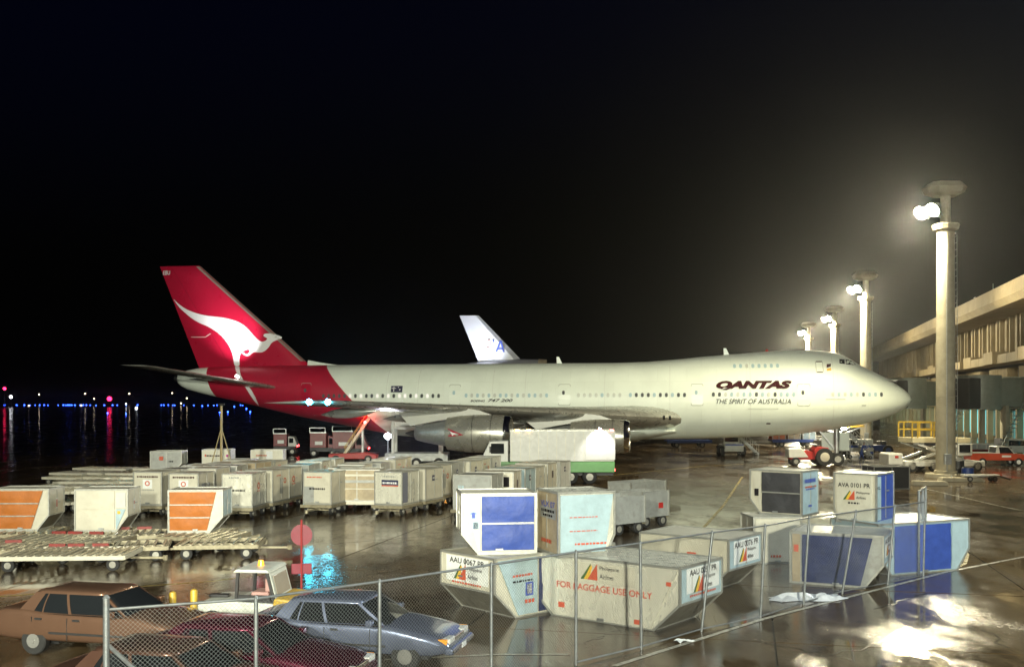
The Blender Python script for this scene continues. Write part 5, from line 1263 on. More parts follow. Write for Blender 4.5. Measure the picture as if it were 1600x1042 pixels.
# ------------------------------------------------------------------ small ramp tug with cab
p = Vector((-6.25, 25.3, 0))
t = thing('baggage_tug', 'small white ramp tug with tilted cab window and amber beacon behind the red car', 'tug', p, R(-6))
W_T = pm('tug_white_paint', (.55, .57, .52), .38, 0, .12, 2, .08, dirt=.3)
q = MB(); q.prism([(-1.35, .35), (1.1, .35), (1.15, .75), (.95, .8), (-.35, .85), (-1.2, .82), (-1.4, .7)], -.7, .7); q.build('chassis', W_T, t, bevel=.04)
q = MB(); q.bb(-1.3, 1.05, -.74, .74, .3, .48); q.build('skirt', YEL, t, bevel=.02)
q = MB(); q.prism([(.55, .6), (1.15, .6), (1.2, .9), (.62, .95)], -.72, .72); q.build('rear_fender', YEL, t, bevel=.05)
# cab: frame posts, roof, panes
q = MB()
for y in (-.62, .62):
    q.bar((-.35, y, .8), (-.30, y, 1.55), .07); q.bar((.62, y, .8), (.42, y, 1.55), .07); q.bar((-.36, y, .84), (.62, y, .84), .06)
cabf = q.build('cab_frame', DARK, t)
q = MB(); q.prism([(-.42, 1.54), (.50, 1.54), (.42, 1.62), (-.34, 1.62)], -.68, .68); q.build('cab_roof', W_T, t, bevel=.03)
q = MB(); q.hexa([(.60, -.6, .85), (.66, -.6, .85), (.66, .6, .85), (.60, .6, .85), (.42, -.6, 1.53), (.48, -.6, 1.53), (.48, .6, 1.53), (.42, .6, 1.53)]); q.build('cab_back', W_T, t)
q = MB(); q.bb(-.30, .50, -.635, -.60, .80, 1.0); q.build('door_panel', DARK, t)
q = MB(); q.hexa([(.638, -.48, .98), (.648, -.48, .98), (.648, .48, .98), (.638, .48, .98), (.518, -.48, 1.45), (.528, -.48, 1.45), (.528, .48, 1.45), (.518, .48, 1.45)]); q.build('rear_window', pm('dusty_cab_glass', (.35, .30, .24), .15, 0, .1, 3), t)
q = MB(); q.hexa([(-.37, -.55, .9), (-.36, -.55, .9), (-.36, .55, .9), (-.37, .55, .9), (-.335, -.55, 1.5), (-.325, -.55, 1.5), (-.325, .55, 1.5), (-.335, .55, 1.5)]); q.build('windscreen', pm('clear_cab_glass', (.9, .9, .9), .05, 0, 0, trans=.95), t)
q = MB(); q.bb(-.1, .35, -.3, .3, .85, 1.02); q.bb(.25, .38, -.3, .3, 1.02, 1.35); q.build('seat', pm('pink_grey_seat', (.38, .22, .2), .6), t, bevel=.04)
q = MB(); q.bb(-1.25, -.75, -.12, .12, .83, .9); q.build('exhaust_cover', DARK, t, bevel=.02)
q = MB(); q.cyl((.05, 0, 1.62), (.05, 0, 1.75), .08, .06, 10); q.build('beacon', pm('amber_beacon', (.8, .3, .02), .2, 0, 0, emit=(1, .42, .03), es=1.6), t, smooth=40)
for x in (-.9, .8):
    for y in (-.66, .66): wheel(t, x, y, .32, .32, .22)
q = MB(); q.bar((1.15, 0, .42), (1.5, 0, .42), .1); q.build('tow_hitch', DARK, t)

# ------------------------------------------------------------------ box truck passing under the wing
t = thing('catering_truck', 'white box truck with green skirt passing before the jet engines', 'truck', (2.75, 71.6, 0), R(180 + 0))
q = MB(); q.bb(-4.3, 2.9, -1.2, 1.2, 1.55, 3.72); bx_ = q.build('box_body', WHITE_P, t, bevel=.05)
q = MB(); q.bb(-4.32, 4.6, -1.22, 1.22, .82, 1.54); q.build('green_skirt', GRN_P, t, bevel=.03)
q = MB(); q.prism([(3.0, 1.5), (4.75, 1.5), (4.7, 2.1), (4.3, 2.95), (3.0, 3.0)], -1.12, 1.12); q.build('cab', WHITE_P, t, bevel=.06)
q = MB(); q.hexa([(4.70, -1.0, 2.1), (4.73, -1.0, 2.1), (4.73, 1.0, 2.1), (4.70, 1.0, 2.1), (4.36, -1.0, 2.85), (4.39, -1.0, 2.85), (4.39, 1.0, 2.85), (4.36, 1.0, 2.85)]); q.build('windscreen', GLASS, t)
for s_ in (-1, 1):
    q = MB(); q.bb(3.3, 4.2, s_ * 1.13 - .01, s_ * 1.13 + .01, 2.1, 2.8); q.build('side_window', GLASS, t)
    q = MB(); q.cyl((4.6, s_ * .8, 1.15), (4.66, s_ * .8, 1.15), .13, .13, 12); q.build('headlight', L_AMB, t)
    q = MB(); q.bb(-4.36, -4.31, s_ * .9 - .12, s_ * .9 + .12, .9, 1.05); q.build('tail_light', L_RED, t)
    for x in (-2.6, -1.3, 3.7): wheel(t, x, s_ * 1.0, .5, .5, .32)
for x in (-4.1, -3.3): q = MB(); q.bb(x - .12, x + .12, 1.19, 1.27, 3.66, 3.78); q.build('marker_lamp', L_RED, t)
for x in (1.6, 2.4): q = MB(); q.bb(x - .14, x + .14, 1.19, 1.27, 3.66, 3.78); q.build('marker_lamp', L_AMB, t)
q = MB(); q.bb(-4.34, -2.3, 1.205, 1.235, 1.7, 3.6); sd = q.build('rear_side_door', WHITE_P, t)
q = MB(); q.bb(-3.35, -3.2, 1.25, 1.40, 3.74, 3.86); wl_ = q.build('work_lamp', L_COOL, t)
l = bpy.data.lights.new('work_light', 'SPOT'); l.energy = 420; l.color = (1, .97, .92); l.spot_size = R(95); l.spot_blend = .6; l.shadow_soft_size = .1
lo = link(bpy.data.objects.new('work_light', l), wl_); lo.location = (-3.27, 1.9, 3.95); lo.rotation_euler = Vector((0, -.6, -1.2)).to_track_quat('-Z', 'Y').to_euler()
q = MB(); q.bb(-4.3, 4.5, -.5, .5, .55, .8); q.build('chassis', DARK, t)
for k in range(9):
    for s_ in (-1, 1): q = MB(); q.bb(-2.2 + k * .62, -2.17 + k * .62, s_ * 1.203 - .006, s_ * 1.203 + .006, 1.6, 3.68); q.build('panel_rib', ALU_P, t)
for s_ in (-1, 1):
    q = MB(); q.bb(-4.3, 2.9, s_ * 1.21 - .02, s_ * 1.21 + .02, 3.66, 3.73); q.build('cant_rail', FRAME, t)
    q = MB(); q.bb(4.2, 4.3, s_ * 1.3 - .12, s_ * 1.3 + .12, 2.2, 2.6); q.build('door_mirror', DARK, t)
q = MB(); q.bb(4.6, 4.85, -1.1, 1.1, .7, .95); q.build('bumper', DARK, t, bevel=.03)

# ------------------------------------------------------------------ pickup and estate car by the terminal
p = G(1556, 727)
t = thing('pickup_truck', 'orange red pickup truck with white roof beside the biggest mast', 'pickup', (p.x, p.y, 0), R(-3))
OR = pm('orange_red_paint', (.50, .07, .03), .35, 0, .1, 2, .06, coat=.3)
q = MB(); q.prism([(-2.5, .5), (2.45, .5), (2.55, .75), (2.5, 1.0), (1.1, 1.12), (-2.5, 1.12)], -.9, .9); body_ = q.build('body', OR, t, bevel=.04)
q = MB(); q.bb(-2.45, -.35, -.91, .91, 1.12, 1.17); q.build('bed_rail', WHITE_P, t)
q = MB(); q.prism([(-.3, 1.1), (1.25, 1.1), (.75, 1.68), (-.2, 1.70)], -.80, .80); q.build('cab_glass', GLASS, t)
q = MB(); q.prism([(-.28, 1.66), (.8, 1.64), (.72, 1.74), (-.2, 1.76)], -.84, .84); q.build('roof', WHITE_P, t, bevel=.03)
for s_ in (-1, 1):
    q = MB(); q.bar((1.25, s_ * .82, 1.1), (.76, s_ * .82, 1.68), .07); q.build('pillar', WHITE_P, t)
    q = MB(); q.hexa([(-.36, s_ * .82 - .015, 1.1), (.02, s_ * .82 - .015, 1.1), (.02, s_ * .82 + .015, 1.1), (-.36, s_ * .82 + .015, 1.1), (-.26, s_ * .82 - .015, 1.7), (-.1, s_ * .82 - .015, 1.7), (-.1, s_ * .82 + .015, 1.7), (-.26, s_ * .82 + .015, 1.7)]); q.build('pillar', WHITE_P, t)
    q = MB(); q.bb(2.42, 2.56, s_ * .65 - .14, s_ * .65 + .14, .75, .92); q.build('headlight', PLATE, t)
    q = MB(); q.bb(.15, .95, s_ * .91 - .006, s_ * .91 + .006, .78, .95); q.build('door_badge', PLATE, t)
    for x in (-1.5, 1.6): wheel(t, x, s_ * .8, .36, .36, .24, hub=INK_W)
p = G(1540, 716)
t = thing('estate_car', 'red and white estate car parked behind the orange pickup', 'car', (p.x, p.y, 0), R(-3))
q = MB(); q.prism([(-2.3, .4), (2.3, .4), (2.35, .8), (1.0, .95), (-2.3, .95)], -.88, .88); q.build('body', RED, t, bevel=.05)
q = MB(); q.prism([(-2.25, .95), (1.1, .95), (.5, 1.5), (-2.1, 1.5)], -.78, .78); q.build('cabin', WHITE_P, t, bevel=.04)
for s_ in (-1, 1):
    for a, e in ((-2.0, -1.2), (-1.1, -.3), (-.2, .55)): q = MB(); q.bb(a, e, s_ * .785 - .01, s_ * .785 + .01, 1.02, 1.4); q.build('window', ALU_G, t)
    for x in (-1.4, 1.45): wheel(t, x, s_ * .8, .32, .32, .2)
p = G(1592, 712)
t = thing('dark_van', 'white van with dark windscreen parked beyond the orange pickup', 'van', (p.x, p.y, 0), R(-3))
q = MB(); q.prism([(-2.2, .4), (2.2, .4), (2.2, 1.0), (1.5, 1.75), (-2.2, 1.85)], -.9, .9); q.build('body', WHITE_P, t, bevel=.06)
for s_ in (-1, 1):
    q = MB(); q.prism([(-1.6, 1.1), (1.5, 1.1), (1.2, 1.6), (-1.6, 1.65)], s_ * .905 - .01, s_ * .905 + .01); q.build('side_glass', GLASS, t)
    for x in (-1.4, 1.45): wheel(t, x, s_ * .82, .34, .34, .2)

# ------------------------------------------------------------------ ramp equipment around the nose
p = G(1142, 711)
t = thing('tow_tractor', 'white low tow tractor seen from behind under the jet belly', 'tow tractor', (p.x, p.y, 0), R(90))
q = MB(); q.prism([(-1.6, .45), (1.6, .45), (1.7, .8), (1.6, 1.15), (-1.5, 1.25), (-1.7, .8)], -1.0, 1.0); q.build('body', WHITE_P, t, bevel=.08)
q = MB(); q.bb(-.3, .9, -.85, .85, 1.25, 2.0); q.build('cab', WHITE_P, t, bevel=.06)
q = MB(); q.bb(-.33, -.30, -.7, .7, 1.45, 1.9); q.build('rear_window', GLASS, t)
q = MB(); q.bb(-1.74, -1.66, -.95, .95, 1.12, 1.24); q.build('bumper', BLU_P, t)
for x in (-1.0, 1.0):
    for y in (-1.1, 1.1): wheel(t, x, y, .52, .52, .38)
p = G(1266, 727)
t = thing('farm_tractor', 'red farm tractor with big rear wheel towing under the jet nose', 'tractor', (p.x, p.y, 0), R(180))
q = MB(); q.prism([(-.4, .55), (1.9, .55), (2.0, .9), (1.85, 1.35), (.4, 1.4), (-.4, 1.1)], -.45, .45); q.build('bonnet', RED, t, bevel=.06)
q = MB(); q.prism([(.3, .75), (2.05, .72), (2.08, 1.5), (.9, 1.55)], -.6, .6); q.build('front_cover', WHITE_P, t, bevel=.05)
q = MB(); q.prism([(-1.5, .8), (-.2, .8), (-.1, 1.45), (-.5, 1.75), (-1.4, 1.6)], -.85, .85); q.build('fender', RED, t, bevel=.08)
q = MB(); q.bb(-.75, -.4, -.25, .25, 1.3, 1.85); q.build('seat', DARK, t, bevel=.04)
q = MB(); q.cyl((-.05, 0, 1.35), (.15, 0, 1.8), .03, .03, 6); q.lathe([(0, .18), (.03, .2), (.06, .18)], c=(.15, 0, 1.78), axis='z', n=14); q.build('steering_wheel', DARK, t)
for y in (-.85, .85): wheel(t, -1.0, y, .80, .80, .42, hub=pm('cream_wheel', (.55, .5, .4), .5))
for y in (-.6, .6): wheel(t, 1.45, y, .38, .38, .22)
p = G(1075, 699)
for k, (dx, dy, lab) in enumerate(((0, 0, 'blue flatbed trailer under the jet belly'), (13.5, 2.0, 'blue flatbed trailer loaded with orange and blue crates beyond the farm tractor'))):
    t = thing('flatbed_trailer', lab, 'trailer', (p.x + dx, p.y + dy, 0), R(2), 'blue flatbed trailers')
    q = MB(); q.bb(-2.8, 2.8, -1, 1, .75, .95); q.build('deck', BLU_P, t, bevel=.02)
    q = MB(); q.bb(-2.8, 2.8, -1.03, -1.0, .6, .98); q.build('side_rail', BLU_P, t)
    q = MB(); q.bar((2.8, 0, .6), (4.0, 0, .45), .1); q.build('tow_bar', DARK, t)
    for x in (-1.6, 1.6):
        for y in (-.85, .85): wheel(t, x, y, .36, .36, .25)
for k, (dx, w_, mt, lab) in enumerate(((11.6, 1.7, pm('orange_crate', (.5, .14, .04), .5), 'orange crate loaded on the blue flatbed trailer'), (13.5, 1.6, TAN_P, 'tan crate in the middle of the blue flatbed trailer'), (15.4, 1.7, CYAN_P, 'pale blue crate at the end of the blue flatbed trailer'))):
    t = thing('crate', lab, 'crate', (p.x + dx, p.y + 2.0, .955), R(2), 'crates on the flatbed')
    q = MB(); q.bb(-w_ / 2, w_ / 2, -.8, .8, 0, 1.25); q.build('box', mt, t, bevel=.02)
    for x in (-w_ / 2 + .05, 0, w_ / 2 - .05): q = MB(); q.bb(x - .05, x + .05, -.84, -.803, .02, 1.23); q.build('batten', FRAME, t)
def stairs(label, loc, rz, n, run, rise, w, name='boarding_steps', cat='steps', mt=None):
    t = thing(name, label, cat, loc, rz)
    for k in range(n):
        q = MB(); q.bb(k * run, k * run + run + .04, -w / 2, w / 2, (k + 1) * rise - .04, (k + 1) * rise); q.build('tread', STEEL, t)
    for s_ in (-1, 1):
        q = MB(); q.bar((0, s_ * w / 2, .1), (n * run, s_ * w / 2, n * rise), .06, .22); q.build('stringer', mt or STEEL, t)
        q = MB(); q.bar((0, s_ * w / 2, 1.0), (n * run, s_ * w / 2, n * rise + .95), .05)
        for k in range(0, n + 1, 3): q.bar((k * run, s_ * w / 2, k * rise), (k * run, s_ * w / 2, k * rise + .98), .04)
        q.build('handrail', mt or STEEL, t)
    q = MB(); q.bar((n * run - .1, -w / 2, n * rise), (n * run - .1, -w / 2, .2), .08); q.bar((n * run - .1, w / 2, n * rise), (n * run - .1, w / 2, .2), .08); q.build('rear_frame', STEEL, t)
    for y in (-w / 2, w / 2): wheel(t, n * run - .1, y, .2, .2, .1); wheel(t, .3, y, .15, .15, .1)
    return t
p = G(1184, 711); stairs('steel access steps beside the white tow tractor', (p.x, p.y, 0), R(180), 9, .22, .22, .9)
p = G(1362, 716); stairs('steel access steps under the jet nose by the worker in blue', (p.x, p.y, 0), R(180), 11, .22, .24, 1.0)
p = G(1372, 711)
t = thing('blue_tractor', 'small blue tractor with black tyres behind the nose steps', 'tractor', (p.x, p.y, 0), R(180))
q = MB(); q.prism([(-1.3, .45), (1.5, .45), (1.55, 1.0), (.3, 1.1), (-1.2, 1.05)], -.6, .6); q.build('body', BLU_P, t, bevel=.06)
q = MB(); q.bb(-.8, -.35, -.3, .3, 1.05, 1.5); q.build('seat', DARK, t, bevel=.04); q = MB(); q.cyl((.1, 0, 1.05), (0, 0, 1.5), .03, .03, 6); q.cyl((-.03, 0, 1.48), (-.02, 0, 1.52), .19, .19, 12); q.build('steering_wheel', DARK, t)
for x, r in ((-.8, .55), (1.0, .4)):
    for y in (-.7, .7): wheel(t, x, y, r, r, .28, hub=BLU_P)
p = G(1335, 712)
t = thing('ground_power_unit', 'white and blue power cart lit beneath the jet nose', 'power unit', (p.x, p.y, 0), R(4))
q = MB(); q.bb(-1.7, 1.7, -.8, .8, .5, 1.75); q.build('housing', WHITE_P, t, bevel=.06)
q = MB(); q.bb(-1.71, 1.71, -.81, .81, .9, 1.15); q.build('blue_band', BLU_P, t)
for k in range(5): q = MB(); q.bb(-1.4 + k * .3, -1.2 + k * .3, -.83, -.8, 1.25, 1.6); q.build('louvre', DARK, t)
for x in (-1.1, 1.1):
    for y in (-.7, .7): wheel(t, x, y, .3, .3, .2)
q = MB(); q.bar((1.7, 0, .5), (2.6, 0, .3), .08); q.build('tow_bar', DARK, t)
p = G(1312, 700)
t = thing('container_lift', 'open container lift with lit platform under the jet nose', 'loader', (p.x, p.y, 0), R(4))
q = MB(); q.bb(-2.8, 2.8, -1.3, 1.3, .5, .95); q.build('chassis', WHITE_P, t, bevel=.04)
q = MB(); q.bb(-2.6, 2.6, -1.25, 1.25, 2.6, 2.85); q.build('platform', YEL, t, bevel=.03)
for s_ in (-1, 1):
    q = MB(); q.bar((-2.2, s_ * 1.15, 1.0), (2.2, s_ * 1.15, 2.6), .16); q.bar((2.2, s_ * 1.15, 1.0), (-2.2, s_ * 1.15, 2.6), .16); q.build('scissor_arm', STEEL, t)
    q = MB(); q.bar((-2.6, s_ * 1.22, 3.7), (2.6, s_ * 1.22, 3.7), .06)
    for x in (-2.6, -.9, .9, 2.6): q.bar((x, s_ * 1.22, 2.85), (x, s_ * 1.22, 3.7), .05)
    q.build('guard_rail', STEEL, t)
    for x in (-2, 2): wheel(t, x, s_ * 1.2, .45, .45, .3)
q = MB(); q.bb(-.3, .3, -1.34, -1.26, 2.35, 2.5); wl_ = q.build('work_lamp', L_WHITE, t)
l = bpy.data.lights.new('work_light', 'POINT'); l.energy = 900; l.color = (1, .95, .8); l.shadow_soft_size = .15; lo = link(bpy.data.objects.new('work_light', l), wl_); lo.location = (0, -1.7, 2.35)

# yellow railed loader beside the mast
p = G(1478, 741)
t = thing('cargo_loader', 'white cargo loader with yellow guard rail standing behind the biggest mast', 'loader', (p.x, p.y + 4.2, 0), R(3))
q = MB(); q.bb(-1.6, 3.2, -1.4, 1.4, 2.35, 2.75); q.build('upper_deck', pm('cream_deck', (.62, .55, .36), .45), t, bevel=.03)
q = MB(); q.bb(-2.2, 4.4, -1.4, 1.4, .45, .85); q.build('chassis', WHITE_P, t, bevel=.03)
for s_ in (-1, 1):
    q = MB(); q.bar((-1.4, s_ * 1.25, .9), (2.8, s_ * 1.25, 2.35), .18); q.bar((2.8, s_ * 1.25, .9), (-1.4, s_ * 1.25, 2.35), .18); q.build('scissor_arm', WHITE_P, t)
    q = MB()
    for z in (3.4, 4.0): q.bar((-1.6, s_ * 1.3, z), (1.2, s_ * 1.3, z), .1)
    for x in (-1.6, -1.15, .2, 1.2): q.bar((x, s_ * 1.3, 2.75), (x, s_ * 1.3, 4.0), .1)
    q.build('guard_rail', YEL, t)
    for x in (-1.6, .2, 3.8): wheel(t, x, s_ * 1.25, .42, .42, .3)
q = MB(); q.bb(2.1, 3.3, -1.5, -.3, 1.3, 2.3); q.build('operator_cab', WHITE_P, t, bevel=.05)
q = MB(); q.bb(2.2, 3.1, -1.53, -1.50, 1.6, 2.2); q.build('cab_window', GLASS, t)
q = MB(); q.bb(-3.4, -2.2, -1.0, 1.0, .5, 1.5); q.build('engine_cover', WHITE_P, t, bevel=.12)
q = MB(); q.bb(-2.9, -2.6, -1.01, -1.0, 1.1, 1.3); q.build('red_badge', RED, t)
for (px, py, mt, lab) in ((1497, 742, DARK, 'black oil drum standing at the foot of the biggest mast'), (1512, 745, BLU_P, 'blue bin next to the oil drum by the mast foot')):
    p = G(px, py); t = thing('drum', lab, 'drum', (p.x, p.y, 0), 0)
    q = MB(); q.lathe([(0, .42), (.02, .44), (.5, .44), (.52, .46), (.56, .46), (.58, .44), (1.1 if mt is DARK else .7, .44), (1.12 if mt is DARK else .72, .41)], axis='z', n=18); q.build('barrel', mt, t, smooth=40)
    q = MB(); q.cyl((0, 0, 1.12 if mt is DARK else .72), (0, 0, 1.14 if mt is DARK else .74), .38, .38, 16); q.build('lid', STEEL, t)
p = G(1533, 752)
t = thing('wheel_ramp', 'white tow bar lying on the wet apron below the orange pickup', 'tow bar', (p.x, p.y, 0), R(-4))
q = MB(); q.bb(-1.3, 1.2, -.35, .35, .35, .5); q.build('beam', WHITE_P, t, bevel=.03); q = MB(); q.bar((1.2, 0, .4), (2.0, 0, .15), .12); q.build('head', STEEL, t)
for y in (-.35, .35): wheel(t, .8, y, .2, .2, .12); wheel(t, -.9, y, .2, .2, .12)

# ------------------------------------------------------------------ loading gear at the jet's rear hold
p = G(552, 722)
t = thing('belt_loader', 'steep belt loader leaning up to the rear hold of the jet', 'belt loader', (p.x, p.y, 0), R(0))
a0, a1_ = Vector((-.8, 0, .7)), Vector((1.55, 0, 4.1))
q = MB(); q.bar(a0, a1_, .75, .14); q.build('belt', DARK, t)
for s_ in (-1, 1):
    q = MB(); q.bar(a0 + Vector((0, s_ * .45, .05)), a1_ + Vector((0, s_ * .45, .05)), .1, .26); q.build('side_beam', pm('cream_beam', (.62, .58, .44), .4), t)
    q = MB(); q.bar(a0 + Vector((0, s_ * .5, .7)), a1_ + Vector((0, s_ * .5, .75)), .05)
    for f in (.05, .35, .65, .95): c = a0.lerp(a1_, f); q.bar(c + Vector((0, s_ * .5, 0)), c + Vector((0, s_ * .5, .72)), .045)
    q.build('hand_rail', YEL, t)
q = MB(); q.prism([(-2.2, .35), (2.2, .35), (2.3, .7), (1.2, .95), (-2.2, .8)], -.8, .8); q.build('chassis', RED, t, bevel=.05)
q = MB(); q.bar((.9, .3, .8), (.9, .3, 3.0), .12); q.bar((.9, -.3, .8), (.9, -.3, 3.0), .12); q.build('lift_arm', STEEL, t)
for x in (-1.5, 1.5):
    for y in (-.75, .75): wheel(t, x, y, .35, .35, .22)
q = MB(); q.cyl((1.2, -.55, 3.75), (1.2, -.68, 3.75), .12, .12, 10); rl_ = q.build('warning_lamp', L_RED, t)
l = bpy.data.lights.new('warning_light', 'POINT'); l.energy = 60; l.color = (1, .08, .06); l.shadow_soft_size = .1; lo = link(bpy.data.objects.new('warning_light', l), rl_); lo.location = (1.1, -1.0, 3.8)

p = G(606, 735)
t = thing('light_tower', 'portable light tower with one glaring lamp by the belt loader', 'light tower', (p.x, p.y, 0), 0)
q = MB(); q.bb(-.5, .5, -.4, .4, .3, .9); q.build('generator_box', WHITE_P, t, bevel=.05)
q = MB(); q.cyl((0, 0, .9), (0, 0, 2.75), .06, .04, 8); q.build('mast', STEEL, t)
q = MB(); q.bb(-.3, .3, -.1, .1, 2.7, 3.0); q.build('lamp_housing', STEEL, t); q = MB(); q.cyl((0, -.1, 2.85), (0, -.16, 2.85), .26, .26, 14); q.build('lens', L_COOL, t)
for x in (-.45, .45): wheel(t, x, 0, .25, .25, .15)
l = bpy.data.lights.new('tower_light', 'SPOT'); l.energy = 3200; l.color = (.85, .85, 1.0); l.spot_size = R(150); l.spot_blend = .5; l.shadow_soft_size = .2; lo = link(bpy.data.objects.new('tower_light', l), t); lo.location = (0, -.4, 2.9); lo.rotation_euler = Vector((.1, -1, -.25)).to_track_quat('-Z', 'Y').to_euler()

p = G(640, 735)
t = thing('main_deck_loader', 'white container loader raised against the lower hold behind the outer engine', 'loader', (p.x, p.y + 4, 0), R(0))
q = MB(); q.bb(-2.4, 3.0, -1.3, 1.3, .6, 1.3); q.build('chassis', ALU_G, t, bevel=.05)
q = MB(); q.bb(-1.9, 2.6, -1.3, 1.3, 3.3, 3.55); q.build('platform', WHITE_P, t, bevel=.03)
for x in (-1.7, 2.3):
    q = MB(); q.bb(x - .12, x + .12, -1.25, -1.0, .9, 5.0); q.bb(x - .12, x + .12, 1.0, 1.25, .9, 5.0); q.build('guide_column', WHITE_P, t)
q = MB(); q.bb(2.5, 3.4, -1.4, -.3, 3.2, 4.6); q.build('operator_cab', WHITE_P, t, bevel=.05); q = MB(); q.bb(2.6, 3.3, -1.43, -1.4, 3.8, 4.4); q.build('cab_window', GLASS, t)
q = MB(); q.cyl((2.9, -1.5, 2.6), (2.9, -1.6, 2.6), .13, .13, 10); q.build('amber_lamp', L_AMB, t)
q = MB(); q.cyl((-1.0, -1.32, .95), (-1.0, -1.29, .95), .16, .16, 12); q.build('badge', DARK, t)
for x in (-1.6, .3, 2.2):
    for y in (-1.2, 1.2): wheel(t, x, y, .45, .45, .3)
for k, (x, mt) in enumerate(((-.9, WHITE_P), (.95, ALU))):
    container(['small white container riding on the raised loader platform', 'silver lit container riding on the raised loader platform beside the engine'][k], (p.x + x - .75, p.y + 3.0, 3.61), 0, 1.5, 1.5, 1.3, .1, .3, 'N', skin=mt, group='containers on the loader')

p = G(505, 722)
for k, (px, py, w_, h_, lab) in enumerate(((488, 718, 2.6, 1.5, 'red service truck with dark cargo bed behind the long pale container'), (530, 720, 3.2, 1.7, 'red service truck with lettered side beside the belt loader'), (425, 715, 2.2, 1.3, 'red tug with white bonnet at the back of the trains'))):
    p = G(px, py); t = thing('service_truck', lab, 'truck', (p.x, p.y + 6, 0), R(4), 'red service vehicles')
    q = MB(); q.bb(-w_ / 2, w_ / 2, -.9, .9, .55, .95); q.build('chassis', DARK, t)
    q = MB(); q.bb(-w_ / 2, w_ * .15, -.95, .95, .95, .95 + h_); q.build('body', pm('dark_red_paint', (.20, .018, .02), .4, 0, .2, 2, dirt=.3), t, bevel=.05)
    q = MB(); q.prism([(w_ * .2, .9), (w_ * .62, .9), (w_ * .6, 1.3), (w_ * .48, .9 + h_ * .8), (w_ * .2, .9 + h_ * .85)], -.85, .85); q.build('cab', MATS['dark_red_paint'] if k != 2 else WHITE_P, t, bevel=.05)
    q = MB(); q.bb(w_ * .25, w_ * .45, -.87, -.85, 1.3, .9 + h_ * .7); q.build('side_window', GLASS, t)
    q = MB(); q.bb(-w_ * .3, 0, -.965, -.952, 1.25, 1.6); q.build('side_plate', PLATE, t)
    q = MB(); q.bb(-w_ / 2, w_ * .15, -.98, -.94, .95 + h_, 1.05 + h_); q.bar((-w_ / 2, -.9, 1.5 + h_), (w_ * .1, -.9, 1.5 + h_), .06); q.bar((-w_ / 2, -.9, .95 + h_), (-w_ / 2, -.9, 1.5 + h_), .06); q.bar((w_ * .1, -.9, .95 + h_), (w_ * .1, -.9, 1.5 + h_), .06); q.build('roof_rack', STEEL, t)
    for s_ in (-.6, .6): q = MB(); q.cyl((w_ * .62, s_ * 1.1, .95), (w_ * .64, s_ * 1.1, .95), .1, .1, 8); q.build('lamp', L_RED, t)
    for x in (-w_ * .35, w_ * .4):
        for y in (-.85, .85): wheel(t, x, y, .38, .38, .25)
# tripod tail stand
t = thing('tail_stand', 'tall tripod tail stand under the jet rear fuselage', 'tripod', (-19.3, 68.0, 0), 0)
q = MB(); q.cyl((0, 0, .4), (0, 0, 5.4), .1, .08, 10); q.build('jack_post', pm('dull_ochre_paint', (.34, .26, .12), .5), t, smooth=40)
for k in range(3):
    a = R(90 + 120 * k + 20); q = MB(); q.cyl((1.25 * math.cos(a), 1.25 * math.sin(a), 0), (.08 * math.cos(a), .08 * math.sin(a), 3.7), .04, .035, 8); q.build('leg', MATS['dull_ochre_paint'], t)
    q = MB(); q.bar((1.2 * math.cos(a), 1.2 * math.sin(a), .3), (1.2 * math.cos(a + R(120)), 1.2 * math.sin(a + R(120)), .3), .05); q.build('brace', STEEL, t)
q = MB(); q.cyl((0, 0, 5.4), (0, 0, 5.55), .18, .22, 10); q.build('head_pad', RUBBER, t)

# ================================================================== chain-link fence
posts = [(-6.30, 15.9, 0, 0), (-4.20, 16.8, 0, 0), (-2.38, 18.4, 0, 0), (-.41, 20.3, 0, 0), (1.375, 22.0, 0, .02), (2.93, 23.4, .03, .04), (4.95, 25.3, -.28, -.05), (6.60, 26.7, -.12, .02), (8.30, 28.6, -.16, 0), (10.15, 30.2, -.40, .05), (11.85, 31.7, -.22, 0), (13.35, 33.1, -.05, 0)]
FH = 2.43
fence = thing('chain_link_fence', 'galvanised chain link fence with leaning posts running past the containers', 'fence', (0, 0, 0), 0)
POST = pm('fence_post_steel', (.24, .26, .27), .45, .6, .2, 6, .1, dirt=.3, dcol=(.2, .13, .08))
WIRE = pm('fence_wire', (.20, .21, .21), .45, .6, 0)
tops = []
for i, (x, y, lx, ly) in enumerate(posts):
    h = FH + (.18 if i == 0 else 0); r = .05 if i == 0 else .034
    q = MB(); q.cyl((x + lx, y + ly, -.02), (x, y, h), r, r, 10); q.cyl((x, y, h), (x, y, h + .05), r * 1.25, r * .5, 10); q.build('post', POST, fence, smooth=40)
    tops.append((Vector((x + lx, y + ly, 0)), Vector((x, y, FH))))
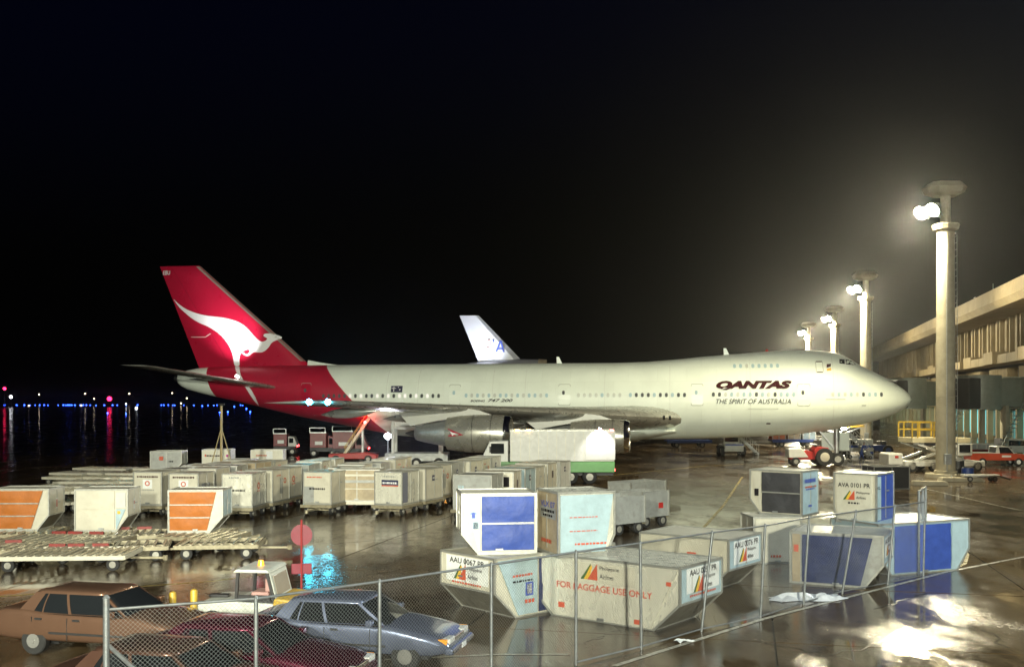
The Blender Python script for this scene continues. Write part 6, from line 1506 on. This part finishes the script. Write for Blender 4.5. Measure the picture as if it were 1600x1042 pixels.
# brace at the end post
q = MB(); q.cyl((-6.3, 15.9, 1.9), (-5.0, 16.45, .4), .03, .03, 8); q.build('brace_rail', POST, fence)
def mesh_wires(b, A0, A1, B0, B1, pitch=.072, r=.0026):
    """two families of slanting wires woven between two posts"""
    L_ = ((B0 - A0).length + (B1 - A1).length) / 2; h = FH - .04
    def P(u, v): return A0.lerp(B0, u / L_).lerp(A1.lerp(B1, u / L_), v / FH)
    for s_ in (1, -1):
        k = -h
        while k < L_ + h:
            # line u = k + s*v
            v0, v1 = .04, h
            u0, u1 = (k + v0, k + v1) if s_ == 1 else (k + h - v0, k + h - v1)
            pts = []
            def clip(u0, v0, u1, v1):
                t0, t1 = 0.0, 1.0; du = u1 - u0
                if abs(du) < 1e-9: return None
                ta, tb = (0 - u0) / du, (L_ - u0) / du
                if ta > tb: ta, tb = tb, ta
                t0, t1 = max(t0, ta), min(t1, tb)
                return (t0, t1) if t1 - t0 > .01 else None
            c = clip(u0, v0, u1, v1)
            if c:
                pa = P(u0 + (u1 - u0) * c[0], v0 + (v1 - v0) * c[0]); pb = P(u0 + (u1 - u0) * c[1], v0 + (v1 - v0) * c[1])
                b.cyl(pa, pb, r, r, 3, False)
            k += pitch
for i, ((a0, a1), (b0, b1)) in enumerate(zip(tops, tops[1:])):
    q = MB(); q.cyl(a1 + Vector((0, 0, .0)), b1 + Vector((0, 0, 0)), .024, .024, 8); q.build('top_rail', POST, fence, smooth=40)
    if i >= 4: q = MB(); q.cyl(a0 + Vector((0, 0, .06)), b0 + Vector((0, 0, .06)), .02, .02, 6); q.build('bottom_wire', POST, fence)
    q = MB(); mesh_wires(q, a0, a1, b0, b1, .072 if i < 5 else .085, .0023 if i < 4 else .0019)
    o = q.build('wire_mesh', WIRE, fence, fix=False); o['kind'] = 'stuff'
# folded gate panel at the far end
gate = thing('fence_gate', 'folded steel gate panel standing open at the far fence end', 'gate', (13.35, 33.6, 0), R(62))
q = MB()
for x in (0, 1.1, 2.0): q.cyl((x, 0, 0), (x, 0, 2.75), .04, .04, 8)
for z in (.15, 1.4, 2.72): q.cyl((0, 0, z), (2.0, 0, z), .03, .03, 8)
q.build('gate_frame', POST, gate, smooth=40)
q = MB(); mesh_wires(q, Vector((0, 0, .1)), Vector((0, 0, 2.6)), Vector((2, 0, .1)), Vector((2, 0, 2.6)), .09, .0026); o = q.build('wire_mesh', WIRE, gate, fix=False); o['kind'] = 'stuff'

# ------------------------------------------------------------------ sign, bollards, litter
p = G(471, 936)
sg = thing('road_sign', 'round red sign on a thin red post seen from behind', 'sign', (p.x, p.y, 0), R(6))
RS = pm('faded_red_sign', (.17, .006, .022), .4, 0, .12, 3, .06, dirt=.2)
q = MB(); q.cyl((0, 0, .06), (0, 0, 2.28), .028, .028, 8); q.build('post', pm('red_post', (.28, .03, .03), .4), sg)
q = MB(); q.cyl((0, .03, 1.84), (0, .05, 1.84), .305, .305, 32); q.build('disc', RS, sg, smooth=30)
q = MB(); q.bb(-.29, .29, .03, .06, .72, 1.02); q.build('lower_plate', RS, sg, bevel=.01)
q = MB(); q.cyl((0, 0, 0), (0, 0, .16), .26, .05, 4); q.build('base', RS, sg)
for px, py, top in ((270, 951, 1.0), (303, 958, 1.15)):
    p = G(px, py + 36); t = thing('bollard', 'shorter yellow bollard behind the tan car' if top == 1.0 else 'taller yellow bollard between the tan car and the tug', 'bollard', (p.x, p.y, 0), 0, 'yellow bollards')
    q = MB(); q.lathe([(0, .085), (top - .06, .085), (top - .02, .07), (top, .03)], axis='z', n=14); q.build('pipe', YEL, t, smooth=40)
    q = MB(); q.lathe([(0, .15), (.05, .14), (.07, .09)], axis='z', n=14); q.build('collar', CONC, t)
p = G(1262, 935)
lit = thing('plastic_sheet', 'crumpled white plastic sheet lying by the torn navy container', 'litter', (p.x, p.y, 0), R(14))
rs = random.Random(3); hg = [[rs.uniform(.02, .20) for _ in range(9)] for _ in range(15)]
q = MB(); q.grid(lambda u, v: (-1.1 + 2.2 * u + .12 * math.sin(9 * v), -.4 + .8 * v + .14 * math.sin(7 * u), .012 + hg[int(u * 14)][int(v * 8)] * math.sin(math.pi * u) ** .5 * math.sin(math.pi * v)), 14, 8)
q.build('sheet', pm('crumpled_white_plastic', (.6, .62, .64), .3, 0, .1, 4), lit, smooth=20, fix=False)
p = G(1068, 1002)
lit = thing('paper_scrap', 'small torn paper scrap lying by the fence foot', 'litter', (p.x, p.y, 0), R(30))
q = MB(); q.grid(lambda u, v: (-.2 + .4 * u, -.13 + .26 * v + .05 * math.sin(5 * u), .012 + .04 * math.sin(4 * u + 3 * v) ** 2), 6, 4); q.build('paper', PLATE, lit, smooth=30, fix=False)
for k, (px, py, w_, a) in enumerate(((1500, 752, 1.6, 6), (1452, 758, 1.2, -8))):
    p = G(px, py); t = thing('concrete_block', ['low concrete block beside the foot of the biggest mast', 'cracked concrete block on the other side of the mast foot'][k], 'block', (p.x, p.y, 0), R(a))
    q = MB(); q.prism([(-w_, 0), (w_, 0), (w_ * .92, .28), (-w_ * .9, .32)], -.35, .35); q.build('block', CONC, t, bevel=.05)
    q = MB(); q.cyl((-w_ * .4, 0, .28), (-w_ * .4, 0, .42), .05, .05, 6); q.build('lifting_lug', STEEL, t)

# ------------------------------------------------------------------ airfield lights far out
def field_light(name, label, cat, x, y, z, r, mt, group):
    t = thing(name, label, cat, (x, y, 0), 0, group)
    q = MB(); q.cyl((0, 0, 0), (0, 0, z), r * .25, r * .2, 6); q.build('stem', DARK, t)
    q = MB(); q.lathe([(-r, .02), (-r * .7, r * .7), (0, r), (r * .7, r * .7), (r, .02)], c=(0, 0, z), axis='z', n=10); q.build('globe', mt, t, smooth=60)
    return t
blue_px = [(7, 630), (26, 630), (38, 630), (47, 630), (55, 631), (62, 630), (69, 630), (75, 631), (91, 631), (99, 629), (103, 630), (106, 630), (109, 631), (112, 630), (117, 630), (125, 629), (130, 630), (135, 631), (141, 629), (150, 632), (163, 629), (176, 630), (183, 629), (197, 629), (215, 629), (252, 631), (256, 630), (263, 631), (270, 628.5), (273, 632), (287, 628.5), (303, 632), (316, 633), (325, 632), (334, 632), (339, 627.5), (366, 634), (376, 631), (385, 637), (379, 632), (391, 642), (356, 642), (343, 643), (197, 645), (168, 644)]
base = None
for i, (px, py) in enumerate(blue_px):
    z = .45; y = min(1700.0, (CAM_H - z) * F_PX / max(3.2, py - 626.8)); x = (px - 800) / F_PX * y; r = max(.16, y * .00062 * random.uniform(.7, 1.2))
    field_light('taxiway_light', 'blue taxiway edge light far out on the dark airfield', 'light', x, y, z, r, L_BLUE, 'blue taxiway lights')
L_WARM = lampmat('lit_warm_lamp', (1, .8, .55), 9.0)
L_REDF = lampmat('lit_far_red_lamp', (1, .02, .10), 7.0)
L_FARW = lampmat('lit_far_white_lamp', (.9, .92, 1.0), 9.0)
for i, (px, py) in enumerate(((61, 616), (133, 615), (147, 623), (202, 615), (269, 614), (292, 622), (283, 630), (45, 634), (127, 633))):
    y = 1500.0; z = CAM_H + (HORIZON - py) * y / F_PX
    field_light('runway_mast_light', 'small warm white lamp on a mast beyond the blue taxiway lights', 'light', (px - 800) / F_PX * y, y, max(z, .5), .9, L_WARM, 'warm lamps across the airfield')
for i, (px, py, mt, r, lab) in enumerate(((171, 623, L_REDF, 2.6, 'bright red obstruction light across the dark airfield'), (7, 607, L_REDF, 1.7, 'small red light high above the airfield at the picture edge'), (17, 620, L_FARW, 1.7, 'tall white light near the picture edge across the airfield'), (213, 638, L_FARW, 1.3, 'white vehicle lights glowing low on the airfield'), (197, 631, L_FARW, .7, 'thin white light bar beside the red obstruction light'))):
    y = 1100.0; z = CAM_H + (HORIZON - py) * y / F_PX
    if z < .3: y = 880.0; z = .5
    field_light('airfield_light', lab, 'light', (px - 800) / F_PX * y, y, z, r * (y / 1100), mt, 'single lights across the airfield')

# ================================================================== ground crew
SKIN = pm('skin', (.42, .26, .18), .55, 0, .05)
HAIR = pm('dark_hair', (.02, .015, .012), .6, 0, .1)
SHOE = pm('black_shoe', (.015, .015, .015), .5, 0, 0)
def person(label, loc, rz, shirt, trousers, arms=((.0, .0), (.0, .0)), stride=.10, lean=0.0, h=1.76, sleeves=True):
    """standing figure facing -y; arms: forward swing and outward spread per side"""
    t = thing('person', label, 'person', loc, rz, 'ground crew')
    k = h / 1.76; V = []; E = []; Rr = []
    def add(p, r, par=None):
        V.append(Vector(p) * k); Rr.append(r * k)
        if par is not None: E.append((par, len(V) - 1))
        return len(V) - 1
    def L(z): return -lean * max(0, z - .95)
    pel = add((0, 0, .96), .135); wa = add((0, L(1.12), 1.12), .125, pel); ch = add((0, L(1.32), 1.32), .150, wa); nk = add((0, L(1.47), 1.48), .062, ch)
    hd0 = add((0, L(1.57) - .01, 1.56), .075, nk); hd1 = add((0, L(1.66) - .012, 1.66), .088, hd0); add((0, L(1.73), 1.73), .062, hd1)
    hands = []
    for s_, (fw, out) in zip((-1, 1), arms):
        sh = add((s_ * .17, L(1.41), 1.41), .068, ch)
        d = Vector((s_ * math.sin(out + .12), -math.sin(fw), -math.cos(fw) * math.cos(out + .12))).normalized()
        el = add(Vector((s_ * .20, L(1.41), 1.40)) + d * .29, .046, sh)
        d2 = Vector((d.x * .6, d.y - .35 - .4 * math.sin(fw), d.z)).normalized()
        wr = add(V[el] / k + d2 * .25, .031, el); pa = add(V[wr] / k + d2 * .085, .038, wr); hands.append((V[pa] / k, d2, s_))
        hp = add((s_ * .095, 0, .90), .105, pel); ft = stride * s_
        kn = add((s_ * .105, -ft * .5 - .03, .50), .068, hp); an = add((s_ * .11, -ft, .10), .045, kn); hl = add((s_ * .11, -ft - .02, .045), .042, an); add((s_ * .125, -ft - .19, .035), .034, hl)
    me = bpy.data.meshes.new('body'); me.from_pydata([tuple(v) for v in V], E, []); o = link(bpy.data.objects.new('body', me), t)
    o.modifiers.new('skin', 'SKIN'); sv = me.skin_vertices[0].data
    for i, r in enumerate(Rr): sv[i].radius = (r, r * (.8 if i in (1, 2) else 1)); sv[i].use_root = (i == 0)
    sb = o.modifiers.new('smooth', 'SUBSURF'); sb.levels = 2; sb.render_levels = 2
    bpy.context.view_layer.update()
    m2 = bpy.data.meshes.new_from_object(o.evaluated_get(bpy.context.evaluated_depsgraph_get())); o.modifiers.clear()
    b = MB(); b.v = [tuple(v.co) for v in m2.vertices]; b.f = [tuple(p.vertices) for p in m2.polygons]; b.m = []
    for p in m2.polygons:
        c = p.center / k; armside = abs(c.x) > .20
        low_arm = any((c - hp_).length < .14 for hp_, _, _ in hands)
        b.m.append(3 if c.z < .085 else 0 if c.z > 1.475 else 0 if low_arm else 2 if c.z < .93 and not armside else 2 if c.z < .93 and abs(c.x) < .19 else 1)
    # fingers rooted in the palms
    for hp_, d, s_ in hands:
        fwd = Vector((0, -1, 0)); side_ = d.cross(Vector((1, 0, 0))).normalized()
        for j in range(4):
            o_ = hp_ + side_ * ((j - 1.5) * .019); l_ = (.07, .08, .075, .06)[j]
            mid = o_ + d * (.02 + l_ * .55) + Vector((-s_ * .004, 0, 0)); tip = mid + (d * .6 + Vector((-s_ * .6, 0, 0))).normalized() * l_ * .5
            b.cyl(o_ * k, mid * k, .0095 * k, .0085 * k, 6, True, 0); b.cyl(mid * k, tip * k, .0085 * k, .006 * k, 6, True, 0)
        th0 = hp_ - d * .02 - side_ * .028; b.cyl(th0 * k, (th0 - side_ * .025 + d * .035) * k, .011 * k, .009 * k, 6, True, 0); b.cyl((th0 - side_ * .025 + d * .035) * k, (th0 - side_ * .022 + d * .065) * k, .009 * k, .006 * k, 6, True, 0)
    # nose, ears
    hc = Vector((0, L(1.65) - .012, 1.645))
    b.cyl((hc + Vector((0, -.085, .02))) * k, (hc + Vector((0, -.108, -.018))) * k, .008 * k, .014 * k, 6, True, 0)
    for s_ in (-1, 1): b.cyl((hc + Vector((s_ * .082, .008, -.02))) * k, (hc + Vector((s_ * .096, .014, .025))) * k, .018 * k, .02 * k, 6, True, 0)
    bpy.data.objects.remove(o)
    b.build('body', [SKIN, shirt, trousers, SHOE], t, smooth=60, fix=False)
    q = MB(); rings = []
    for i in range(6):
        a = R(2 + i * 17); rr = .101 * math.cos(a); z = .098 * math.sin(a)
        rings.append([((hc.x + rr * math.cos(2 * math.pi * j / 14)) * k, (hc.y + .012 + rr * 1.05 * math.sin(2 * math.pi * j / 14)) * k, (hc.z + .022 + z + (.03 if math.sin(2 * math.pi * j / 14) < -.3 and i == 0 else 0)) * k) for j in range(14)])
    q.loft(rings); q.build('hair', HAIR, t, smooth=60)
    for s_ in (-1, 1):
        q = MB(); q.lathe([(-.008, .002), (0, .011), (.006, .002)], c=((hc.x + s_ * .033) * k, (hc.y - .084) * k, (hc.z + .012) * k), axis='y', n=8); q.build('eye', INK, t)
    q = MB(); q.bb(-.024 * k, .024 * k, (hc.y - .090) * k, (hc.y - .078) * k, (hc.z - .052) * k, (hc.z - .044) * k); q.build('mouth', INK_BR, t)
    return t
C_BLUE = pm('blue_overalls', (.03, .06, .22), .7, 0, .12, 6); C_WHITE = pm('white_shirt', (.70, .70, .66), .7, 0, .06, 6); C_DARK = pm('dark_trousers', (.035, .03, .03), .7, 0, .1, 6); C_GREY = pm('grey_work_clothes', (.16, .16, .19), .7, 0, .12, 6); C_RED = pm('pink_red_vest', (.55, .22, .2), .7, 0, .1, 6)
p = G(1346, 719); person('worker in blue overalls bending forward beside the nose steps', (p.x, p.y, 0), R(60), C_BLUE, C_BLUE, ((.6, .1), (.8, .1)), .16, .35)
p = G(1431, 709); person('worker in white shirt and dark trousers standing before the yellow railed loader', (p.x, p.y, 0), R(150), C_WHITE, C_DARK, ((.1, .05), (.2, .05)), .06)
p = G(1441.5, 710); person('second worker in white shirt, turned away and closer to the mast', (p.x, p.y, 0), R(200), C_WHITE, C_DARK, ((.3, .05), (.1, .05)), .04)
p = G(552, 722); zt = 4.12
person('worker in dark grey clothes at the top of the belt loader', (p.x + 1.62, p.y + .05, zt - .18), R(70), C_GREY, C_GREY, ((1.0, .1), (.8, .2)), .12, .2)
person('worker in pinkish vest at the top of the belt loader by the hold', (p.x + 1.15, p.y + .05, zt - .72), R(100), C_RED, C_GREY, ((.9, .1), (1.0, .1)), .14, .25)

# ================================================================== damp night air
HAZE = .00014
b = MB(); b.bb(-5300, 5300, -140, 5100, -1.1, 24.5); hz = b.build('haze', [], None)
m = bpy.data.materials.new('damp_air'); m.use_nodes = True; nt = m.node_tree; nt.nodes.clear()
o_ = nt.nodes.new('ShaderNodeOutputMaterial'); v_ = nt.nodes.new('ShaderNodeVolumePrincipled')
v_.inputs['Color'].default_value = (.86, .88, .92, 1); v_.inputs['Density'].default_value = HAZE; v_.inputs['Anisotropy'].default_value = .86
nt.links.new(v_.outputs[0], o_.inputs['Volume']); hz.data.materials.clear(); hz.data.materials.append(m)
tag(hz, kind='stuff')
